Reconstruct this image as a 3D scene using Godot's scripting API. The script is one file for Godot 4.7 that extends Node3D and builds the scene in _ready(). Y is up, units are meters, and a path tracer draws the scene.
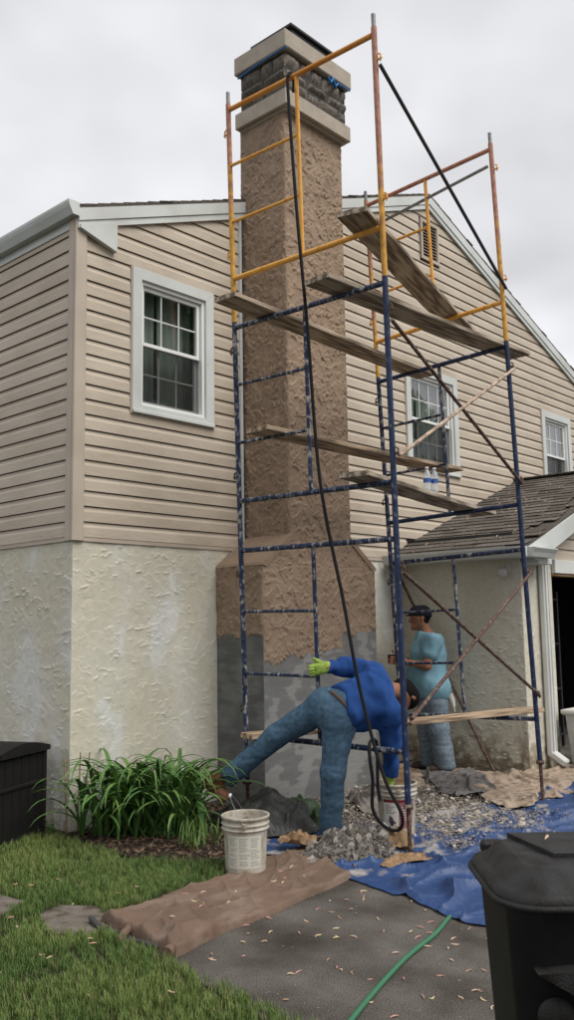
extends Node3D
# A chimney being re-stuccoed from a scaffold. x runs along the gable wall, y up, z out of the wall; metres.

const COURSE := 0.127      # exposure of one siding course
const SIDE_Y := 2.24       # top of the stucco storey, where the siding starts
const SLOPE := 0.378       # roof pitch

var rng := RandomNumberGenerator.new()
var M := {}                # materials
var T := {}                # textures
var taken := {}
var stroke_tile := PackedFloat32Array()
var ridge_tile := PackedFloat32Array()
const TILE := 384

# ------------------------------------------------------------------ mesh helpers
class MB:
	var v := PackedVector3Array()
	var n := PackedVector3Array()
	var c := PackedColorArray()
	var uv := PackedVector2Array()
	var i := PackedInt32Array()
	func tri(a: Vector3, b: Vector3, d: Vector3) -> void:
		# a, b, d counter-clockwise from the front
		var nn := (b - a).cross(d - a).normalized()
		var s := v.size()
		v.append(a); v.append(d); v.append(b)
		for k in 3:
			n.append(nn); i.append(s + k)
	func quad(a: Vector3, b: Vector3, d: Vector3, e: Vector3) -> void:
		tri(a, b, d)
		tri(a, d, e)
	func tri_out(a: Vector3, b: Vector3, d: Vector3, center: Vector3) -> void:
		if (b - a).cross(d - a).dot((a + b + d) / 3.0 - center) < 0.0:
			tri(a, d, b)
		else:
			tri(a, b, d)
	func quad_out(a: Vector3, b: Vector3, d: Vector3, e: Vector3, center: Vector3) -> void:
		tri_out(a, b, d, center)
		tri_out(a, d, e, center)
	func box(center: Vector3, size: Vector3, b := Basis.IDENTITY, ch := 0.0) -> void:
		var h := size * 0.5
		if ch <= 0.0:
			var p := []
			for sx in [-1, 1]:
				for sy in [-1, 1]:
					for sz in [-1, 1]:
						p.append(center + b * Vector3(h.x * sx, h.y * sy, h.z * sz))
			for f in [[0, 1, 3, 2], [4, 6, 7, 5], [0, 4, 5, 1], [2, 3, 7, 6], [0, 2, 6, 4], [1, 5, 7, 3]]:
				quad_out(p[f[0]], p[f[1]], p[f[2]], p[f[3]], center)
			return
		ch = minf(ch, minf(h.x, minf(h.y, h.z)) * 0.9)
		var g := h - Vector3(ch, ch, ch)
		var sg := [-1.0, 1.0]
		for s in sg:
			quad_out(center + b * Vector3(h.x * s, -g.y, -g.z), center + b * Vector3(h.x * s, g.y, -g.z), center + b * Vector3(h.x * s, g.y, g.z), center + b * Vector3(h.x * s, -g.y, g.z), center)
			quad_out(center + b * Vector3(-g.x, h.y * s, -g.z), center + b * Vector3(g.x, h.y * s, -g.z), center + b * Vector3(g.x, h.y * s, g.z), center + b * Vector3(-g.x, h.y * s, g.z), center)
			quad_out(center + b * Vector3(-g.x, -g.y, h.z * s), center + b * Vector3(g.x, -g.y, h.z * s), center + b * Vector3(g.x, g.y, h.z * s), center + b * Vector3(-g.x, g.y, h.z * s), center)
			for t in sg:
				quad_out(center + b * Vector3(h.x * s, g.y * t, -g.z), center + b * Vector3(h.x * s, g.y * t, g.z), center + b * Vector3(g.x * s, h.y * t, g.z), center + b * Vector3(g.x * s, h.y * t, -g.z), center)
				quad_out(center + b * Vector3(h.x * s, -g.y, g.z * t), center + b * Vector3(h.x * s, g.y, g.z * t), center + b * Vector3(g.x * s, g.y, h.z * t), center + b * Vector3(g.x * s, -g.y, h.z * t), center)
				quad_out(center + b * Vector3(-g.x, h.y * s, g.z * t), center + b * Vector3(g.x, h.y * s, g.z * t), center + b * Vector3(g.x, g.y * s, h.z * t), center + b * Vector3(-g.x, g.y * s, h.z * t), center)
				for w in sg:
					tri_out(center + b * Vector3(h.x * s, g.y * t, g.z * w), center + b * Vector3(g.x * s, h.y * t, g.z * w), center + b * Vector3(g.x * s, g.y * t, h.z * w), center)
	func extrude(poly: Array, axis: Vector3, length: float, b := Basis.IDENTITY, o := Vector3.ZERO) -> void:
		# poly: Array of Vector3 lying in a plane across axis (convex-ish), pushed along axis by length
		var cen := Vector3.ZERO
		for p in poly: cen += p
		cen = cen / poly.size() + axis * length * 0.5
		var m := poly.size()
		for k in m:
			var a: Vector3 = poly[k]
			var d: Vector3 = poly[(k + 1) % m]
			quad_out(o + b * a, o + b * d, o + b * (d + axis * length), o + b * (a + axis * length), o + b * cen)
		for k in range(1, m - 1):
			tri_out(o + b * poly[0], o + b * poly[k], o + b * poly[k + 1], o + b * cen)
			tri_out(o + b * (poly[0] + axis * length), o + b * (poly[k] + axis * length), o + b * (poly[k + 1] + axis * length), o + b * cen)
	func tube(pts: Array, rad, sides := 8, caps := true, col = null) -> void:
		var m := pts.size()
		var side := Vector3.ZERO
		var rings := []
		for k in m:
			var d: Vector3 = (pts[mini(k + 1, m - 1)] - pts[maxi(k - 1, 0)]).normalized()
			if k == 0:
				side = d.cross(Vector3.UP if absf(d.y) < 0.9 else Vector3.RIGHT).normalized()
			else:
				side = (side - d * side.dot(d)).normalized()
			var up := d.cross(side).normalized()
			var r: float = rad[k] if rad is Array else rad
			var s := v.size()
			for j in sides:
				var a := TAU * j / sides
				var nn := side * cos(a) + up * sin(a)
				v.append(pts[k] + nn * r); n.append(nn)
				if col != null: c.append(col[k] if col is Array else col)
			rings.append(s)
		for k in m - 1:
			for j in sides:
				var a: int = rings[k] + j
				var b: int = rings[k] + (j + 1) % sides
				var d: int = rings[k + 1] + (j + 1) % sides
				var e: int = rings[k + 1] + j
				i.append_array(PackedInt32Array([a, d, b, a, e, d]))
		if caps:
			for q in [0, m - 1]:
				var d2: Vector3 = (pts[0] - pts[1]).normalized() if q == 0 else (pts[m - 1] - pts[m - 2]).normalized()
				var s2 := v.size()
				v.append(pts[q]); n.append(d2)
				if col != null: c.append(col[q] if col is Array else col)
				for j in sides:
					v.append(v[rings[q] + j]); n.append(d2)
					if col != null: c.append(col[q] if col is Array else col)
				for j in sides:
					var a2 := s2 + 1 + j
					var b2 := s2 + 1 + (j + 1) % sides
					if q == 0: i.append_array(PackedInt32Array([s2, a2, b2]))
					else: i.append_array(PackedInt32Array([s2, b2, a2]))
	func lathe(prof: Array, sides := 24, o := Vector3.ZERO, uvs := false) -> void:
		# prof: Vector2(radius, y) from bottom to top on the outside
		var m := prof.size()
		for k in m:
			var d: Vector2 = (prof[mini(k + 1, m - 1)] - prof[maxi(k - 1, 0)]).normalized()
			for j in sides + 1:
				var a := TAU * j / sides
				v.append(o + Vector3(cos(a) * prof[k].x, prof[k].y, sin(a) * prof[k].x))
				n.append(Vector3(cos(a) * d.y, -d.x, sin(a) * d.y).normalized())
				if uvs: uv.append(Vector2(float(j) / sides, 1.0 - float(k) / (m - 1)))
		for k in m - 1:
			for j in sides:
				var a := k * (sides + 1) + j
				var s := v.size() - m * (sides + 1)
				var b := a + sides + 1
				i.append_array(PackedInt32Array([s + a, s + a + 1, s + b + 1, s + a, s + b + 1, s + b]))
	func grid(nx: int, ny: int, pos: PackedVector3Array, cols := PackedColorArray(), flip := false) -> void:
		# pos: (nx + 1) * (ny + 1) points, rows of nx + 1; front = du x dv unless flip
		var s := v.size()
		v.append_array(pos)
		if cols.size() > 0: c.append_array(cols)
		var w := nx + 1
		for y in ny + 1:
			for x in w:
				var du := pos[y * w + mini(x + 1, nx)] - pos[y * w + maxi(x - 1, 0)]
				var dv := pos[mini(y + 1, ny) * w + x] - pos[maxi(y - 1, 0) * w + x]
				var nn := du.cross(dv).normalized()
				n.append(-nn if flip else nn)
		for y in ny:
			for x in nx:
				var a := s + y * w + x
				if flip: i.append_array(PackedInt32Array([a, a + 1, a + w + 1, a, a + w + 1, a + w]))
				else: i.append_array(PackedInt32Array([a, a + w + 1, a + 1, a, a + w, a + w + 1]))
	func mesh() -> ArrayMesh:
		var arr := []
		arr.resize(Mesh.ARRAY_MAX)
		arr[Mesh.ARRAY_VERTEX] = v
		arr[Mesh.ARRAY_NORMAL] = n
		if c.size() == v.size(): arr[Mesh.ARRAY_COLOR] = c
		if uv.size() == v.size(): arr[Mesh.ARRAY_TEX_UV] = uv
		arr[Mesh.ARRAY_INDEX] = i
		var m := ArrayMesh.new()
		m.add_surface_from_arrays(Mesh.PRIMITIVE_TRIANGLES, arr)
		return m

# ------------------------------------------------------------------ distance fields for people and crumpled things
class Field:
	var o: Vector3
	var h: float
	var nx: int
	var ny: int
	var nz: int
	var f := PackedFloat32Array()
	func _init(lo: Vector3, hi: Vector3, cell: float) -> void:
		o = lo; h = cell
		nx = int(ceil((hi.x - lo.x) / cell)) + 1
		ny = int(ceil((hi.y - lo.y) / cell)) + 1
		nz = int(ceil((hi.z - lo.z) / cell)) + 1
		f.resize(nx * ny * nz)
		f.fill(10.0)
	func cap(a: Vector3, b: Vector3, ra: float, rb: float, k := 0.03, flat := Vector3.ZERO, fl := 1.0) -> void:
		# tapered capsule; flat and fl squash it along a direction
		var pad := maxf(ra, rb) * maxf(1.0, fl) + k + h * 2.0
		var lo := Vector3(minf(a.x, b.x), minf(a.y, b.y), minf(a.z, b.z)) - Vector3.ONE * pad - o
		var hi := Vector3(maxf(a.x, b.x), maxf(a.y, b.y), maxf(a.z, b.z)) + Vector3.ONE * pad - o
		var x0 := maxi(0, int(lo.x / h)); var x1 := mini(nx - 1, int(hi.x / h) + 1)
		var y0 := maxi(0, int(lo.y / h)); var y1 := mini(ny - 1, int(hi.y / h) + 1)
		var z0 := maxi(0, int(lo.z / h)); var z1 := mini(nz - 1, int(hi.z / h) + 1)
		var ba := b - a
		var bb := maxf(ba.length_squared(), 1e-9)
		var sq := fl != 1.0
		var inv := 1.0 / fl - 1.0
		for z in range(z0, z1 + 1):
			for y in range(y0, y1 + 1):
				var row := (z * ny + y) * nx
				for x in range(x0, x1 + 1):
					var p := o + Vector3(x, y, z) * h - a
					var t := clampf(p.dot(ba) / bb, 0.0, 1.0)
					var q := p - ba * t
					if sq: q += flat * (q.dot(flat) * inv)
					var d := q.length() - (ra + (rb - ra) * t)
					var e := f[row + x]
					var w := k - absf(d - e)
					var m := minf(d, e)
					if w > 0.0: m -= w * w / k * 0.25
					f[row + x] = m
	func cut(nrm: Vector3, at: Vector3) -> void:
		# removes what lies on the side nrm points to
		var idx := 0
		for z in nz:
			for y in ny:
				for x in nx:
					if f[idx] < 0.06:
						var d := (o + Vector3(x, y, z) * h - at).dot(nrm)
						if d > f[idx]: f[idx] = d
					idx += 1
	func rough(noise: FastNoiseLite, amp: float, stretch := Vector3.ONE) -> void:
		var idx := 0
		for z in nz:
			for y in ny:
				for x in nx:
					if absf(f[idx]) < 0.04:
						f[idx] += noise.get_noise_3dv((o + Vector3(x, y, z) * h) * stretch) * amp
					idx += 1
	func to(mb: MB) -> void:
		var at := {}
		var sx := 1
		var sy := nx
		var sz := nx * ny
		var offs := [0, sx, sy, sx + sy, sz, sx + sz, sy + sz, sx + sy + sz]
		var corner := [Vector3(0, 0, 0), Vector3(1, 0, 0), Vector3(0, 1, 0), Vector3(1, 1, 0), Vector3(0, 0, 1), Vector3(1, 0, 1), Vector3(0, 1, 1), Vector3(1, 1, 1)]
		var edges := [[0, 1], [2, 3], [4, 5], [6, 7], [0, 2], [1, 3], [4, 6], [5, 7], [0, 4], [1, 5], [2, 6], [3, 7]]
		var lim := h * 2.0
		for z in nz - 1:
			for y in ny - 1:
				var row := (z * ny + y) * nx
				for x in nx - 1:
					var id := row + x
					var f0 := f[id]
					if f0 > lim or f0 < -lim: continue
					var inside := 0
					for q in 8:
						if f[id + offs[q]] < 0.0: inside += 1
					if inside == 0 or inside == 8: continue
					var s := Vector3.ZERO
					var cnt := 0
					for e in edges:
						var fa := f[id + offs[e[0]]]
						var fb := f[id + offs[e[1]]]
						if (fa < 0.0) != (fb < 0.0):
							s += corner[e[0]].lerp(corner[e[1]], fa / (fa - fb))
							cnt += 1
					at[id] = mb.v.size()
					var p := o + (Vector3(x, y, z) + s / cnt) * h
					mb.v.append(p)
					var gx := (f[id + 1] + f[id + sx + sy] + f[id + sx + sz] + f[id + sx + sy + sz]) - (f[id] + f[id + sy] + f[id + sz] + f[id + sy + sz])
					var gy := (f[id + sy] + f[id + sx + sy] + f[id + sy + sz] + f[id + sx + sy + sz]) - (f[id] + f[id + sx] + f[id + sz] + f[id + sx + sz])
					var gz := (f[id + sz] + f[id + sx + sz] + f[id + sy + sz] + f[id + sx + sy + sz]) - (f[id] + f[id + sx] + f[id + sy] + f[id + sx + sy])
					mb.n.append(Vector3(gx, gy, gz).normalized())
		for id in at:
			var f0 := f[id]
			var ins := f0 < 0.0
			for ax in 3:
				var s: int = [sx, sy, sz][ax]
				var u: int = [sy, sz, sx][ax]
				var w: int = [sz, sx, sy][ax]
				if id + s >= f.size(): continue
				if ins == (f[id + s] < 0.0): continue
				if not (at.has(id - u) and at.has(id - w) and at.has(id - u - w)): continue
				var a: int = at[id]; var b: int = at[id - u]; var c2: int = at[id - u - w]; var d: int = at[id - w]
				if ins: mb.i.append_array(PackedInt32Array([a, c2, b, a, d, c2]))
				else: mb.i.append_array(PackedInt32Array([a, b, c2, a, c2, d]))

# ------------------------------------------------------------------ node helpers
func numbered(called: String) -> String:
	if not taken.has(called):
		taken[called] = 0
		return called
	taken[called] += 1
	return "%s_%03d" % [called, taken[called]]

func tag(o: Node, label := "", category := "", group := "", kind := "") -> Node:
	if label != "": o.set_meta("label", label)
	if category != "": o.set_meta("category", category)
	if group != "": o.set_meta("group", group)
	if kind != "": o.set_meta("kind", kind)
	return o

func thing(called: String, label: String, category: String, at := Vector3.ZERO, b := Basis.IDENTITY, group := "") -> Node3D:
	var o := Node3D.new()
	o.name = numbered(called)
	add_child(o, true)
	o.transform = Transform3D(b, at)
	tag(o, label, category, group)
	return o

func part(called: String, mesh: Mesh, m: Material, parent: Node, xf := Transform3D.IDENTITY) -> MeshInstance3D:
	var o := MeshInstance3D.new()
	o.name = numbered(called) if parent == self else called
	o.mesh = mesh
	o.material_override = m
	o.transform = xf
	parent.add_child(o, true)
	return o

func pbox(called: String, center: Vector3, size: Vector3, m: Material, parent: Node, ch := 0.003, b := Basis.IDENTITY) -> MeshInstance3D:
	var mb := MB.new()
	mb.box(Vector3.ZERO, size, Basis.IDENTITY, ch)
	return part(called, mb.mesh(), m, parent, Transform3D(b, center))

func ptube(called: String, pts: Array, r, m: Material, parent: Node, sides := 10) -> MeshInstance3D:
	var mb := MB.new()
	mb.tube(pts, r, sides)
	return part(called, mb.mesh(), m, parent)

func gy(z: float) -> float:
	return -0.02 * maxf(0.0, z)

func lin(r: float, g: float, b: float) -> Color:
	return Color(r, g, b).linear_to_srgb()

func noise(freq: float, sd: int, oct := 4, kind := FastNoiseLite.TYPE_SIMPLEX_SMOOTH) -> FastNoiseLite:
	var q := FastNoiseLite.new()
	q.noise_type = kind
	q.frequency = freq
	q.seed = sd
	q.fractal_octaves = oct
	return q

func ramp_tex(size: Vector2i, nz: FastNoiseLite, stops: Array, normalise := true) -> ImageTexture:
	# stops: [[at, Color], ...] given in sRGB
	var gr := Gradient.new()
	gr.offsets = PackedFloat32Array(stops.map(func(s): return s[0]))
	gr.colors = PackedColorArray(stops.map(func(s): return s[1]))
	var lut := PackedByteArray()
	for k in 256:
		var q := gr.sample(k / 255.0)
		lut.append_array(PackedByteArray([int(q.r * 255), int(q.g * 255), int(q.b * 255)]))
	var src := nz.get_seamless_image(size.x, size.y, false, false, 0.1, normalise)
	src.convert(Image.FORMAT_L8)
	var d := src.get_data()
	var out := PackedByteArray()
	out.resize(d.size() * 3)
	for k in d.size():
		var g := d[k] * 3
		out[k * 3] = lut[g]; out[k * 3 + 1] = lut[g + 1]; out[k * 3 + 2] = lut[g + 2]
	var im := Image.create_from_data(size.x, size.y, false, Image.FORMAT_RGB8, out)
	im.generate_mipmaps()
	return ImageTexture.create_from_image(im)

func bump_tex(size: int, nz: FastNoiseLite, strength := 4.0) -> ImageTexture:
	var im := nz.get_seamless_image(size, size)
	im.convert(Image.FORMAT_RGBA8)
	im.bump_map_to_normal_map(strength)
	return ImageTexture.create_from_image(im)

func mat(c: Color, rough := 0.7, opt := {}) -> StandardMaterial3D:
	var m := StandardMaterial3D.new()
	m.albedo_color = c
	m.roughness = rough
	m.metallic_specular = opt.get("spec", 0.4)
	m.metallic = opt.get("metal", 0.0)
	if opt.has("tex"): m.albedo_texture = opt.tex
	if opt.has("bump"):
		m.normal_enabled = true
		m.normal_texture = opt.bump
		m.normal_scale = opt.get("bscale", 1.0)
	if opt.get("tri", true) and (opt.has("tex") or opt.has("bump")):
		m.uv1_triplanar = true
		m.uv1_world_triplanar = opt.get("world", false)
		m.uv1_scale = opt.get("scale", Vector3.ONE)
	if opt.get("vc", false): m.vertex_color_use_as_albedo = true
	m.cull_mode = BaseMaterial3D.CULL_DISABLED
	return m

# ------------------------------------------------------------------ textures and materials
func tile_at(tile: PackedFloat32Array, u: float, v: float) -> float:
	var x := fposmod(u, 1.0) * TILE
	var y := fposmod(v, 1.0) * TILE
	var x0 := int(x) % TILE
	var y0 := int(y) % TILE
	var x1 := (x0 + 1) % TILE
	var y1 := (y0 + 1) % TILE
	var fx := x - floorf(x)
	var fy := y - floorf(y)
	return lerpf(lerpf(tile[y0 * TILE + x0], tile[y0 * TILE + x1], fx), lerpf(tile[y1 * TILE + x0], tile[y1 * TILE + x1], fx), fy)

func make_tiles() -> void:
	# trowel strokes pulled over each other: every stamp is a low plateau that ends in a raised lip
	rng.seed = 11
	stroke_tile.resize(TILE * TILE)
	stroke_tile.fill(0.0)
	var jn := noise(0.11, 9, 2)
	for k in 1150:
		var cx := rng.randf() * TILE
		var cy := rng.randf() * TILE
		var a := rng.randfn(0.5, 0.9)
		var lx := rng.randf_range(7.0, 24.0)
		var ly := rng.randf_range(4.0, 11.0)
		var hgt := pow(rng.randf(), 1.4)
		var bend := rng.randf_range(-0.04, 0.04)
		var jag := rng.randf() * 90.0
		var ca := cos(a); var sa := sin(a)
		var r := int(lx) + 2
		for dy in range(-r, r + 1):
			for dx in range(-r, r + 1):
				var px := (dx * ca + dy * sa)
				var py := (-dx * sa + dy * ca) + bend * px * px
				var q := (px * px / (lx * lx) + py * py / (ly * ly)) * (1.0 + 0.55 * jn.get_noise_2d(dx + jag, dy))
				if q < 1.0:
					var id := posmod(int(cy) + dy, TILE) * TILE + posmod(int(cx) + dx, TILE)
					var lip := hgt * (0.62 + 0.38 * smoothstep(-0.4, 0.95, py / ly)) * smoothstep(1.0, 0.9, q)
					stroke_tile[id] = maxf(stroke_tile[id] * (1.0 - 0.8 * smoothstep(1.0, 0.7, q)), lip)
	ridge_tile.resize(TILE * TILE)
	ridge_tile.fill(0.0)
	var wob := noise(0.02, 5)
	for k in 230:
		var cx := rng.randf() * TILE
		var cy := rng.randf() * TILE
		var a := rng.randfn(0.0, 0.18)
		var lx := rng.randf_range(3.0, 16.0)
		var wd := rng.randf_range(0.8, 1.5)
		var hgt := rng.randf_range(0.3, 1.0)
		var ca := cos(a); var sa := sin(a)
		var r := int(lx) + 4
		for dy in range(-r, r + 1):
			for dx in range(-r, r + 1):
				var px := dx * ca + dy * sa
				var py := -dx * sa + dy * ca + wob.get_noise_2d((cx + dx) * 3.0, k * 40.0) * 5.0
				if absf(px) > lx: continue
				var e := 1.0 - absf(px) / lx
				var g := hgt * sqrt(e) * (exp(-py * py / (wd * wd)) if py > 0.0 else maxf(exp(-py * py / (wd * wd)), 0.22 * exp(-py * py / 40.0)))
				var id := posmod(int(cy) + dy, TILE) * TILE + posmod(int(cx) + dx, TILE)
				ridge_tile[id] = maxf(ridge_tile[id], g)

func make_materials() -> void:
	T.fine = bump_tex(256, noise(0.09, 3, 4), 3.0)
	T.grit = bump_tex(256, noise(0.25, 4, 3), 5.0)
	T.cloth = bump_tex(256, noise(0.03, 8, 5), 6.0)
	var W := Color.WHITE
	T.soft = ramp_tex(Vector2i(256, 256), noise(0.012, 21, 5), [[0.0, Color(0.9, 0.89, 0.88)], [0.5, Color(0.96, 0.96, 0.955)], [1.0, W]])
	T.mott = ramp_tex(Vector2i(256, 256), noise(0.03, 22, 5), [[0.0, Color(0.6, 0.58, 0.56)], [0.5, Color(0.85, 0.85, 0.84)], [1.0, W]])
	var wn := noise(0.02, 31, 5)
	wn.domain_warp_enabled = true
	wn.domain_warp_amplitude = 12.0
	T.wood = ramp_tex(Vector2i(256, 256), wn, [[0.0, Color(0.42, 0.38, 0.34)], [0.35, Color(0.66, 0.62, 0.57)], [0.55, Color(0.82, 0.78, 0.72)], [1.0, Color(1, 0.97, 0.92)]])
	T.woodb = bump_tex(256, wn, 3.0)
	# old scaffold paint: plaster spatter over blue, rust through yellow
	T.blue = ramp_tex(Vector2i(512, 512), noise(0.02, 41, 5), [[0.0, Color(0.1, 0.13, 0.22)], [0.5, Color(0.15, 0.2, 0.31)], [0.6, Color(0.18, 0.24, 0.36)], [0.64, Color(0.42, 0.43, 0.46)], [0.7, Color(0.64, 0.63, 0.59)], [1.0, Color(0.74, 0.73, 0.68)]])
	T.blue_clean = ramp_tex(Vector2i(256, 256), noise(0.04, 42, 4), [[0.0, Color(0.1, 0.13, 0.22)], [0.5, Color(0.15, 0.2, 0.32)], [0.79, Color(0.18, 0.24, 0.37)], [0.87, Color(0.6, 0.59, 0.56)], [1.0, Color(0.7, 0.69, 0.65)]])
	T.yellow = ramp_tex(Vector2i(256, 256), noise(0.03, 43, 4), [[0.0, Color(0.6, 0.37, 0.22)], [0.25, Color(0.86, 0.6, 0.26)], [0.6, Color(0.9, 0.67, 0.3)], [1.0, Color(0.84, 0.68, 0.42)]])
	T.pink_brown = ramp_tex(Vector2i(256, 256), noise(0.03, 44, 4), [[0.0, Color(0.56, 0.38, 0.32)], [0.5, Color(0.7, 0.49, 0.41)], [0.8, Color(0.74, 0.54, 0.42)], [1.0, Color(0.82, 0.63, 0.4)]])  # pinkish brown tone for a top frame header
	T.rust = ramp_tex(Vector2i(256, 256), noise(0.05, 45, 4), [[0.0, Color(0.2, 0.15, 0.13)], [0.5, Color(0.33, 0.25, 0.22)], [0.72, Color(0.42, 0.31, 0.26)], [0.76, Color(0.6, 0.57, 0.52)], [1.0, Color(0.62, 0.6, 0.56)]])
	T.asphalt = ramp_tex(Vector2i(512, 512), noise(0.2, 46, 3), [[0.0, Color(0.34, 0.33, 0.32)], [0.45, Color(0.66, 0.65, 0.64)], [0.75, Color(0.82, 0.81, 0.79)], [1.0, W]])
	T.asphalt_patch = ramp_tex(Vector2i(256, 256), noise(0.015, 47, 5), [[0.0, Color(0.6, 0.58, 0.56)], [0.5, Color(0.84, 0.83, 0.82)], [1.0, W]])
	T.denim = ramp_tex(Vector2i(256, 256), noise(0.02, 48, 5), [[0.0, Color(0.62, 0.66, 0.7)], [0.5, Color(0.84, 0.86, 0.88)], [1.0, W]])
	T.soil = ramp_tex(Vector2i(256, 256), noise(0.06, 49, 4), [[0.0, Color(0.4, 0.36, 0.33)], [0.6, Color(0.75, 0.7, 0.66)], [1.0, W]])
	T.stain = ramp_tex(Vector2i(256, 256), noise(0.02, 50, 5), [[0.0, Color(0.55, 0.5, 0.45)], [0.4, Color(0.85, 0.83, 0.8)], [1.0, W]])

	M.siding = []
	for k in 4:
		var j: float = [0.0, 0.018, -0.018, 0.008][k]
		M.siding.append(mat(lin(0.52 + j, 0.445 + j, 0.36 + j), 0.55, {"tex": T.soft, "bump": T.fine, "bscale": 0.12, "world": true, "scale": Vector3(0.35, 0.9, 0.35)}))
	M.trim = mat(lin(0.49, 0.42, 0.345), 0.5, {"tex": T.soft, "world": true, "scale": Vector3(0.5, 0.5, 0.5)})
	M.grey_trim = mat(lin(0.60, 0.625, 0.61), 0.45, {"tex": T.soft, "world": true, "scale": Vector3(0.4, 0.4, 0.4)})
	M.white_trim = mat(lin(0.70, 0.71, 0.69), 0.45, {"tex": T.soft, "world": true, "scale": Vector3(0.6, 0.6, 0.6)})
	M.sash = mat(lin(0.74, 0.75, 0.73), 0.4)
	M.stucco = mat(Color.WHITE, 0.92, {"vc": true, "bump": T.grit, "bscale": 0.35, "world": true, "scale": Vector3(2.5, 2.5, 2.5), "spec": 0.2})
	M.smooth_coat = mat(lin(0.315, 0.232, 0.17), 0.9, {"tex": T.soft, "bump": T.grit, "bscale": 0.3, "world": true, "scale": Vector3(1.5, 1.5, 1.5), "spec": 0.2})
	M.band = mat(lin(0.42, 0.37, 0.31), 0.85, {"tex": T.soft, "bump": T.grit, "bscale": 0.25, "world": true, "scale": Vector3(1.5, 1.5, 1.5), "spec": 0.2})
	M.stone = []
	for k in 5:
		var j: float = [0.0, 0.018, -0.012, 0.03, 0.008][k]
		M.stone.append(mat(lin(0.17 + j * 1.6, 0.15 + j * 1.4, 0.13 + j * 1.2), 0.9, {"tex": T.mott, "bump": T.cloth, "bscale": 0.8, "world": true, "scale": Vector3(2, 2, 2)}))
	M.mortar = mat(lin(0.06, 0.055, 0.05), 0.95)
	M.black_steel = mat(lin(0.03, 0.03, 0.035), 0.45, {"metal": 0.3})
	M.tape = mat(lin(0.03, 0.16, 0.42), 0.5)
	M.glass = StandardMaterial3D.new()
	M.glass.albedo_color = Color(0.15, 0.2, 0.18, 0.03)
	M.glass.transparency = BaseMaterial3D.TRANSPARENCY_ALPHA
	M.glass.roughness = 0.02
	M.glass.metallic_specular = 1.0
	M.screen = StandardMaterial3D.new()
	M.screen.albedo_color = Color(0.05, 0.055, 0.055, 0.32)
	M.screen.transparency = BaseMaterial3D.TRANSPARENCY_ALPHA
	M.screen.roughness = 0.9
	M.room = mat(lin(0.03, 0.03, 0.03), 0.9)
	M.curtain = mat(lin(0.3, 0.37, 0.32), 0.95)
	M.shingle = []
	for k in 5:
		var j: float = [0.0, 0.02, -0.015, 0.035, 0.01][k]
		M.shingle.append(mat(lin(0.15 + j * 1.6, 0.13 + j * 1.5, 0.113 + j * 1.4), 0.95, {"tex": T.mott, "bump": T.grit, "bscale": 0.8, "world": true, "scale": Vector3(3, 3, 3)}))
	M.sheath = mat(lin(0.05, 0.046, 0.042), 0.95)
	M.blue = mat(Color.WHITE, 0.5, {"tex": T.blue, "scale": Vector3(1.9, 1.1, 1.9)})
	M.blue_clean = mat(Color.WHITE, 0.5, {"tex": T.blue_clean, "scale": Vector3(1.9, 1.0, 1.9)})
	M.yellow = mat(Color.WHITE, 0.55, {"tex": T.yellow, "scale": Vector3(1.7, 1.1, 1.7)})
	M.pink_brown = mat(Color.WHITE, 0.6, {"tex": T.pink_brown, "scale": Vector3(1.7, 1.1, 1.7)})
	M.yellow_pinkish = mat(Color(0.93, 0.86, 0.84), 0.6, {"tex": T.yellow, "scale": Vector3(0.6, 0.6, 0.6)})  # slightly pinkish yellow for the other top header
	M.leg_blend = mat(Color.WHITE, 0.6, {"tex": T.mott, "vc": true, "scale": Vector3(2.2, 1.6, 2.2)})  # top legs, tone set by their vertex colours
	M.rust = mat(Color.WHITE, 0.7, {"tex": T.rust, "scale": Vector3(2.2, 2.2, 2.2)})
	M.pale_brace = mat(Color(0.86, 0.8, 0.76), 0.7, {"tex": T.wood, "scale": Vector3(2.2, 2.2, 2.2)})
	M.dark_brace = mat(lin(0.06, 0.065, 0.075), 0.6, {"tex": T.mott, "scale": Vector3(3, 3, 3)})
	M.galv = mat(lin(0.33, 0.33, 0.34), 0.45, {"metal": 0.6, "tex": T.mott, "scale": Vector3(3, 3, 3)})
	M.wood = []
	for q in [[0.56, 0.50, 0.44], [0.52, 0.48, 0.44], [0.58, 0.48, 0.40], [0.66, 0.54, 0.43]]:
		M.wood.append(mat(lin(q[0], q[1], q[2]), 0.85, {"tex": T.wood, "bump": T.woodb, "bscale": 0.6, "scale": Vector3(0.35, 3.0, 3.6)}))
	M.new_wood = mat(lin(0.48, 0.34, 0.22), 0.8, {"tex": T.wood, "bump": T.woodb, "bscale": 0.4, "scale": Vector3(0.4, 3.0, 3.6)})
	M.asphalt = mat(lin(0.37, 0.352, 0.336), 0.92, {"tex": T.asphalt, "bump": T.grit, "bscale": 1.0, "world": true, "scale": Vector3(1.6, 1.6, 1.6), "spec": 0.2})
	M.asphalt.detail_enabled = true
	M.asphalt.detail_blend_mode = BaseMaterial3D.BLEND_MODE_MUL
	M.asphalt.detail_albedo = T.asphalt_patch
	M.asphalt.detail_uv_layer = BaseMaterial3D.DETAIL_UV_2
	M.asphalt.uv2_triplanar = true
	M.asphalt.uv2_world_triplanar = true
	M.asphalt.uv2_scale = Vector3(0.4, 0.4, 0.4)
	M.soil = mat(lin(0.07, 0.052, 0.038), 0.95, {"tex": T.soil, "bump": T.grit, "bscale": 1.0, "world": true, "scale": Vector3(1.5, 1.5, 1.5)})
	M.lawn_soil = mat(lin(0.075, 0.085, 0.035), 0.95, {"tex": T.soil, "bump": T.grit, "bscale": 1.0, "world": true, "scale": Vector3(1.5, 1.5, 1.5)})
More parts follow.
